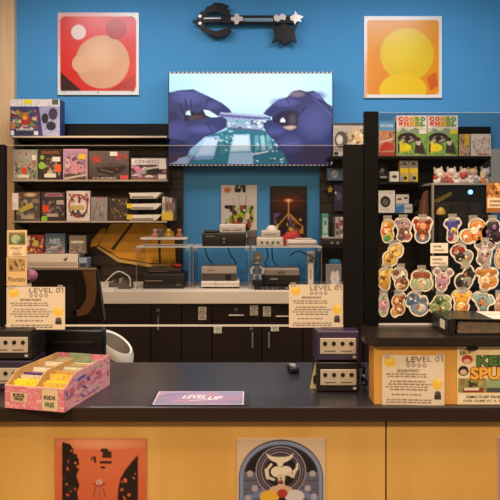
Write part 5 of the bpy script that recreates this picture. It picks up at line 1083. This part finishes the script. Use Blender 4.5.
poster(236.5, 325.5, 438, 545, d, 'grey poster of a dark arch with white curling shapes on counter front', '#cbb198',
    [('e', .5, .37, .475, .357, '#23222c'), ('r', .025, .37, .975, 1, '#23222c'), ('e', .5, .37, .465, .345, '#7d88a8'), ('r', .035, .37, .965, 1, '#7d88a8'), ('e', .5, .375, .425, .315, '#2a2a38'), ('r', .075, .375, .925, 1, '#2a2a38'), ('e', .5, .38, .405, .30, '#1d181c'), ('r', .095, .38, .905, 1, '#1d181c'),
     ('p', [pz(98, 215), pz(150, 215), pz(165, 250), pz(200, 320), pz(200, 420), pz(98, 420)], '#5c5c70'), ('p', [pz(405, 215), pz(350, 215), pz(335, 250), pz(300, 320), pz(300, 420), pz(405, 420)], '#5c5c70'),
     ('l', *pz(98, 250), *pz(165, 250), .004, '#3a3a4a'), ('l', *pz(98, 290), *pz(180, 275), .004, '#3a3a4a'), ('l', *pz(405, 250), *pz(335, 250), .004, '#3a3a4a'), ('l', *pz(405, 290), *pz(320, 275), .004, '#3a3a4a'),
     ('l', *pz(100, 330), *pz(200, 292), .03, '#6a76a4'), ('l', *pz(403, 330), *pz(305, 292), .03, '#6a76a4'),
     ('e', *pz(252, 212), .285, .235, '#1d181c'), ('o', *pz(252, 212), .285, .235, .05, '#8d8494'), ('o', *pz(252, 212), .255, .21, .06, '#6a6270'), ('o', *pz(252, 212), .225, .185, .06, '#8d8494'), ('o', *pz(252, 212), .195, .16, .06, '#5a525e')]
    +[('e', *pz(x_, y_), .036, .03, '#a39aa4') for x_, y_ in ((125, 222), (145, 283), (117, 325), (382, 222), (362, 283), (388, 318))]
    +[('p', [pz(190, 136), pz(214, 150), pz(238, 152), pz(268, 152), pz(286, 148), pz(305, 136), pz(298, 156), (pz(280, 170)), pz(264, 176), pz(258, 190), pz(248, 194), pz(240, 188), pz(234, 176), pz(214, 168), pz(200, 156)], '#d8cab8'),
     ('l', *pz(212, 184), *pz(193, 208), .014, '#d8cab8'), ('l', *pz(193, 208), *pz(198, 238), .02, '#d8cab8'), ('l', *pz(198, 238), *pz(222, 246), .016, '#cabba8'), ('e', *pz(238, 214), .075, .05, '#d8cab8'), ('e', *pz(272, 210), .07, .045, '#d8cab8'), ('l', *pz(284, 222), *pz(302, 232), .022, '#cabba8'), ('l', *pz(305, 215), *pz(318, 200), .016, '#d8cab8'), ('l', *pz(318, 200), *pz(319, 182), .012, '#d8cab8'), ('l', *pz(302, 232), *pz(310, 216), .014, '#cabba8'),
     ('p', [pz(236, 225), pz(272, 225), pz(266, 262), pz(275, 290), pz(230, 290), pz(242, 262)], '#c6b6a4'), ('l', *pz(252, 236), *pz(252, 246), .006, '#4a2a28'), ('e', *pz(252, 258), .03, .02, '#8a2f28'), ('e', *pz(252, 290), .13, .045, '#c8a088'), ('e', *pz(205, 318), .11, .06, '#d8a83c'), ('e', *pz(308, 316), .11, .06, '#c9c0c0'), ('e', *pz(258, 304), .06, .04, '#a8342c'), ('r', .2, .72, .8, 1, '#6a5a58')], '#cbb198', .0, 140, .004)
poster(497.5, 560, 437, 545, d, 'pale pink poster at right edge of the counter front', '#b8847a', [('r', .05, .05, .95, .95, '#c8948a'), ('n', 141, 20, ['#a86a64', '#d8b0a4', '#8a5a58'], .1, (.1, .1, .9, .9))], '#d8b8a8', .0, 60, .004)
# ================================================================== CAMERA AND LIGHT
cam = bpy.data.cameras.new('camera'); co = bpy.data.objects.new('camera', cam); COL.objects.link(co)
co.location = (0, 0, EYE); co.rotation_euler = (PI/2, 0, 0)
cam.sensor_width = 36; cam.lens = 36*F/500; cam.shift_y = -(250-HY)/500; cam.clip_start = .05
S.camera = co
def area(name, loc, sx_, sy, power, col, rot=(0, 0, 0)):
    l = bpy.data.lights.new(name, 'AREA'); l.shape = 'RECTANGLE'; l.size = sx_; l.size_y = sy; l.energy = power; l.color = lin(col)
    o = bpy.data.objects.new(name, l); COL.objects.link(o); o.location = loc; o.rotation_euler = rot; return o
for lx in (-1.1, 1.1):
    area('ceiling_light', (lx, 3.6, 3.55), 1.2, .5, 25, '#f6f6ff')
    area('ceiling_light', (lx, 1.4, 3.55), 1.2, .5, 40, '#ffe6c8')
    area('ceiling_light', (lx, -.9, 3.55), 1.2, .5, 92, '#ffe4c0')
def added_spot(x, y, z, tx, ty, tz, power, size=.55):  # unseen spots added to brighten the shelves and counters
    l = bpy.data.lights.new('added_spot_light', 'SPOT'); l.energy = power; l.color = lin('#ffe2b8'); l.spot_size = size; l.spot_blend = .7; l.shadow_soft_size = .06
    o = bpy.data.objects.new('added_spot_light', l); COL.objects.link(o); o.location = (x, y, z)
    o.rotation_euler = (Vector((tx, ty, tz))-Vector((x, y, z))).to_track_quat('-Z', 'Y').to_euler()
added_spot(-1.25, 2.75, 3.3, -1.25, 4.6, 1.65, 160, .6)
added_spot(1.1, 2.75, 3.3, 1.15, 4.5, 1.8, 85, .5)
added_spot(.0, 3.0, 3.3, .05, 4.3, 1.2, 100, .6)
added_spot(-.6, .9, 3.3, -.7, 2.2, 1.0, 45, .35)
added_spot(1.0, .9, 3.3, .9, 2.2, 1.3, 30, .4)
W = bpy.data.worlds.new('world'); S.world = W; W.use_nodes = True
W.node_tree.nodes['Background'].inputs[0].default_value = (.9, .82, .72, 1); W.node_tree.nodes['Background'].inputs[1].default_value = .3
S.view_settings.view_transform = 'Standard'
S.view_settings.look = 'None'
S.view_settings.exposure = .2
S.cycles.max_bounces = 8; S.cycles.transparent_max_bounces = 24
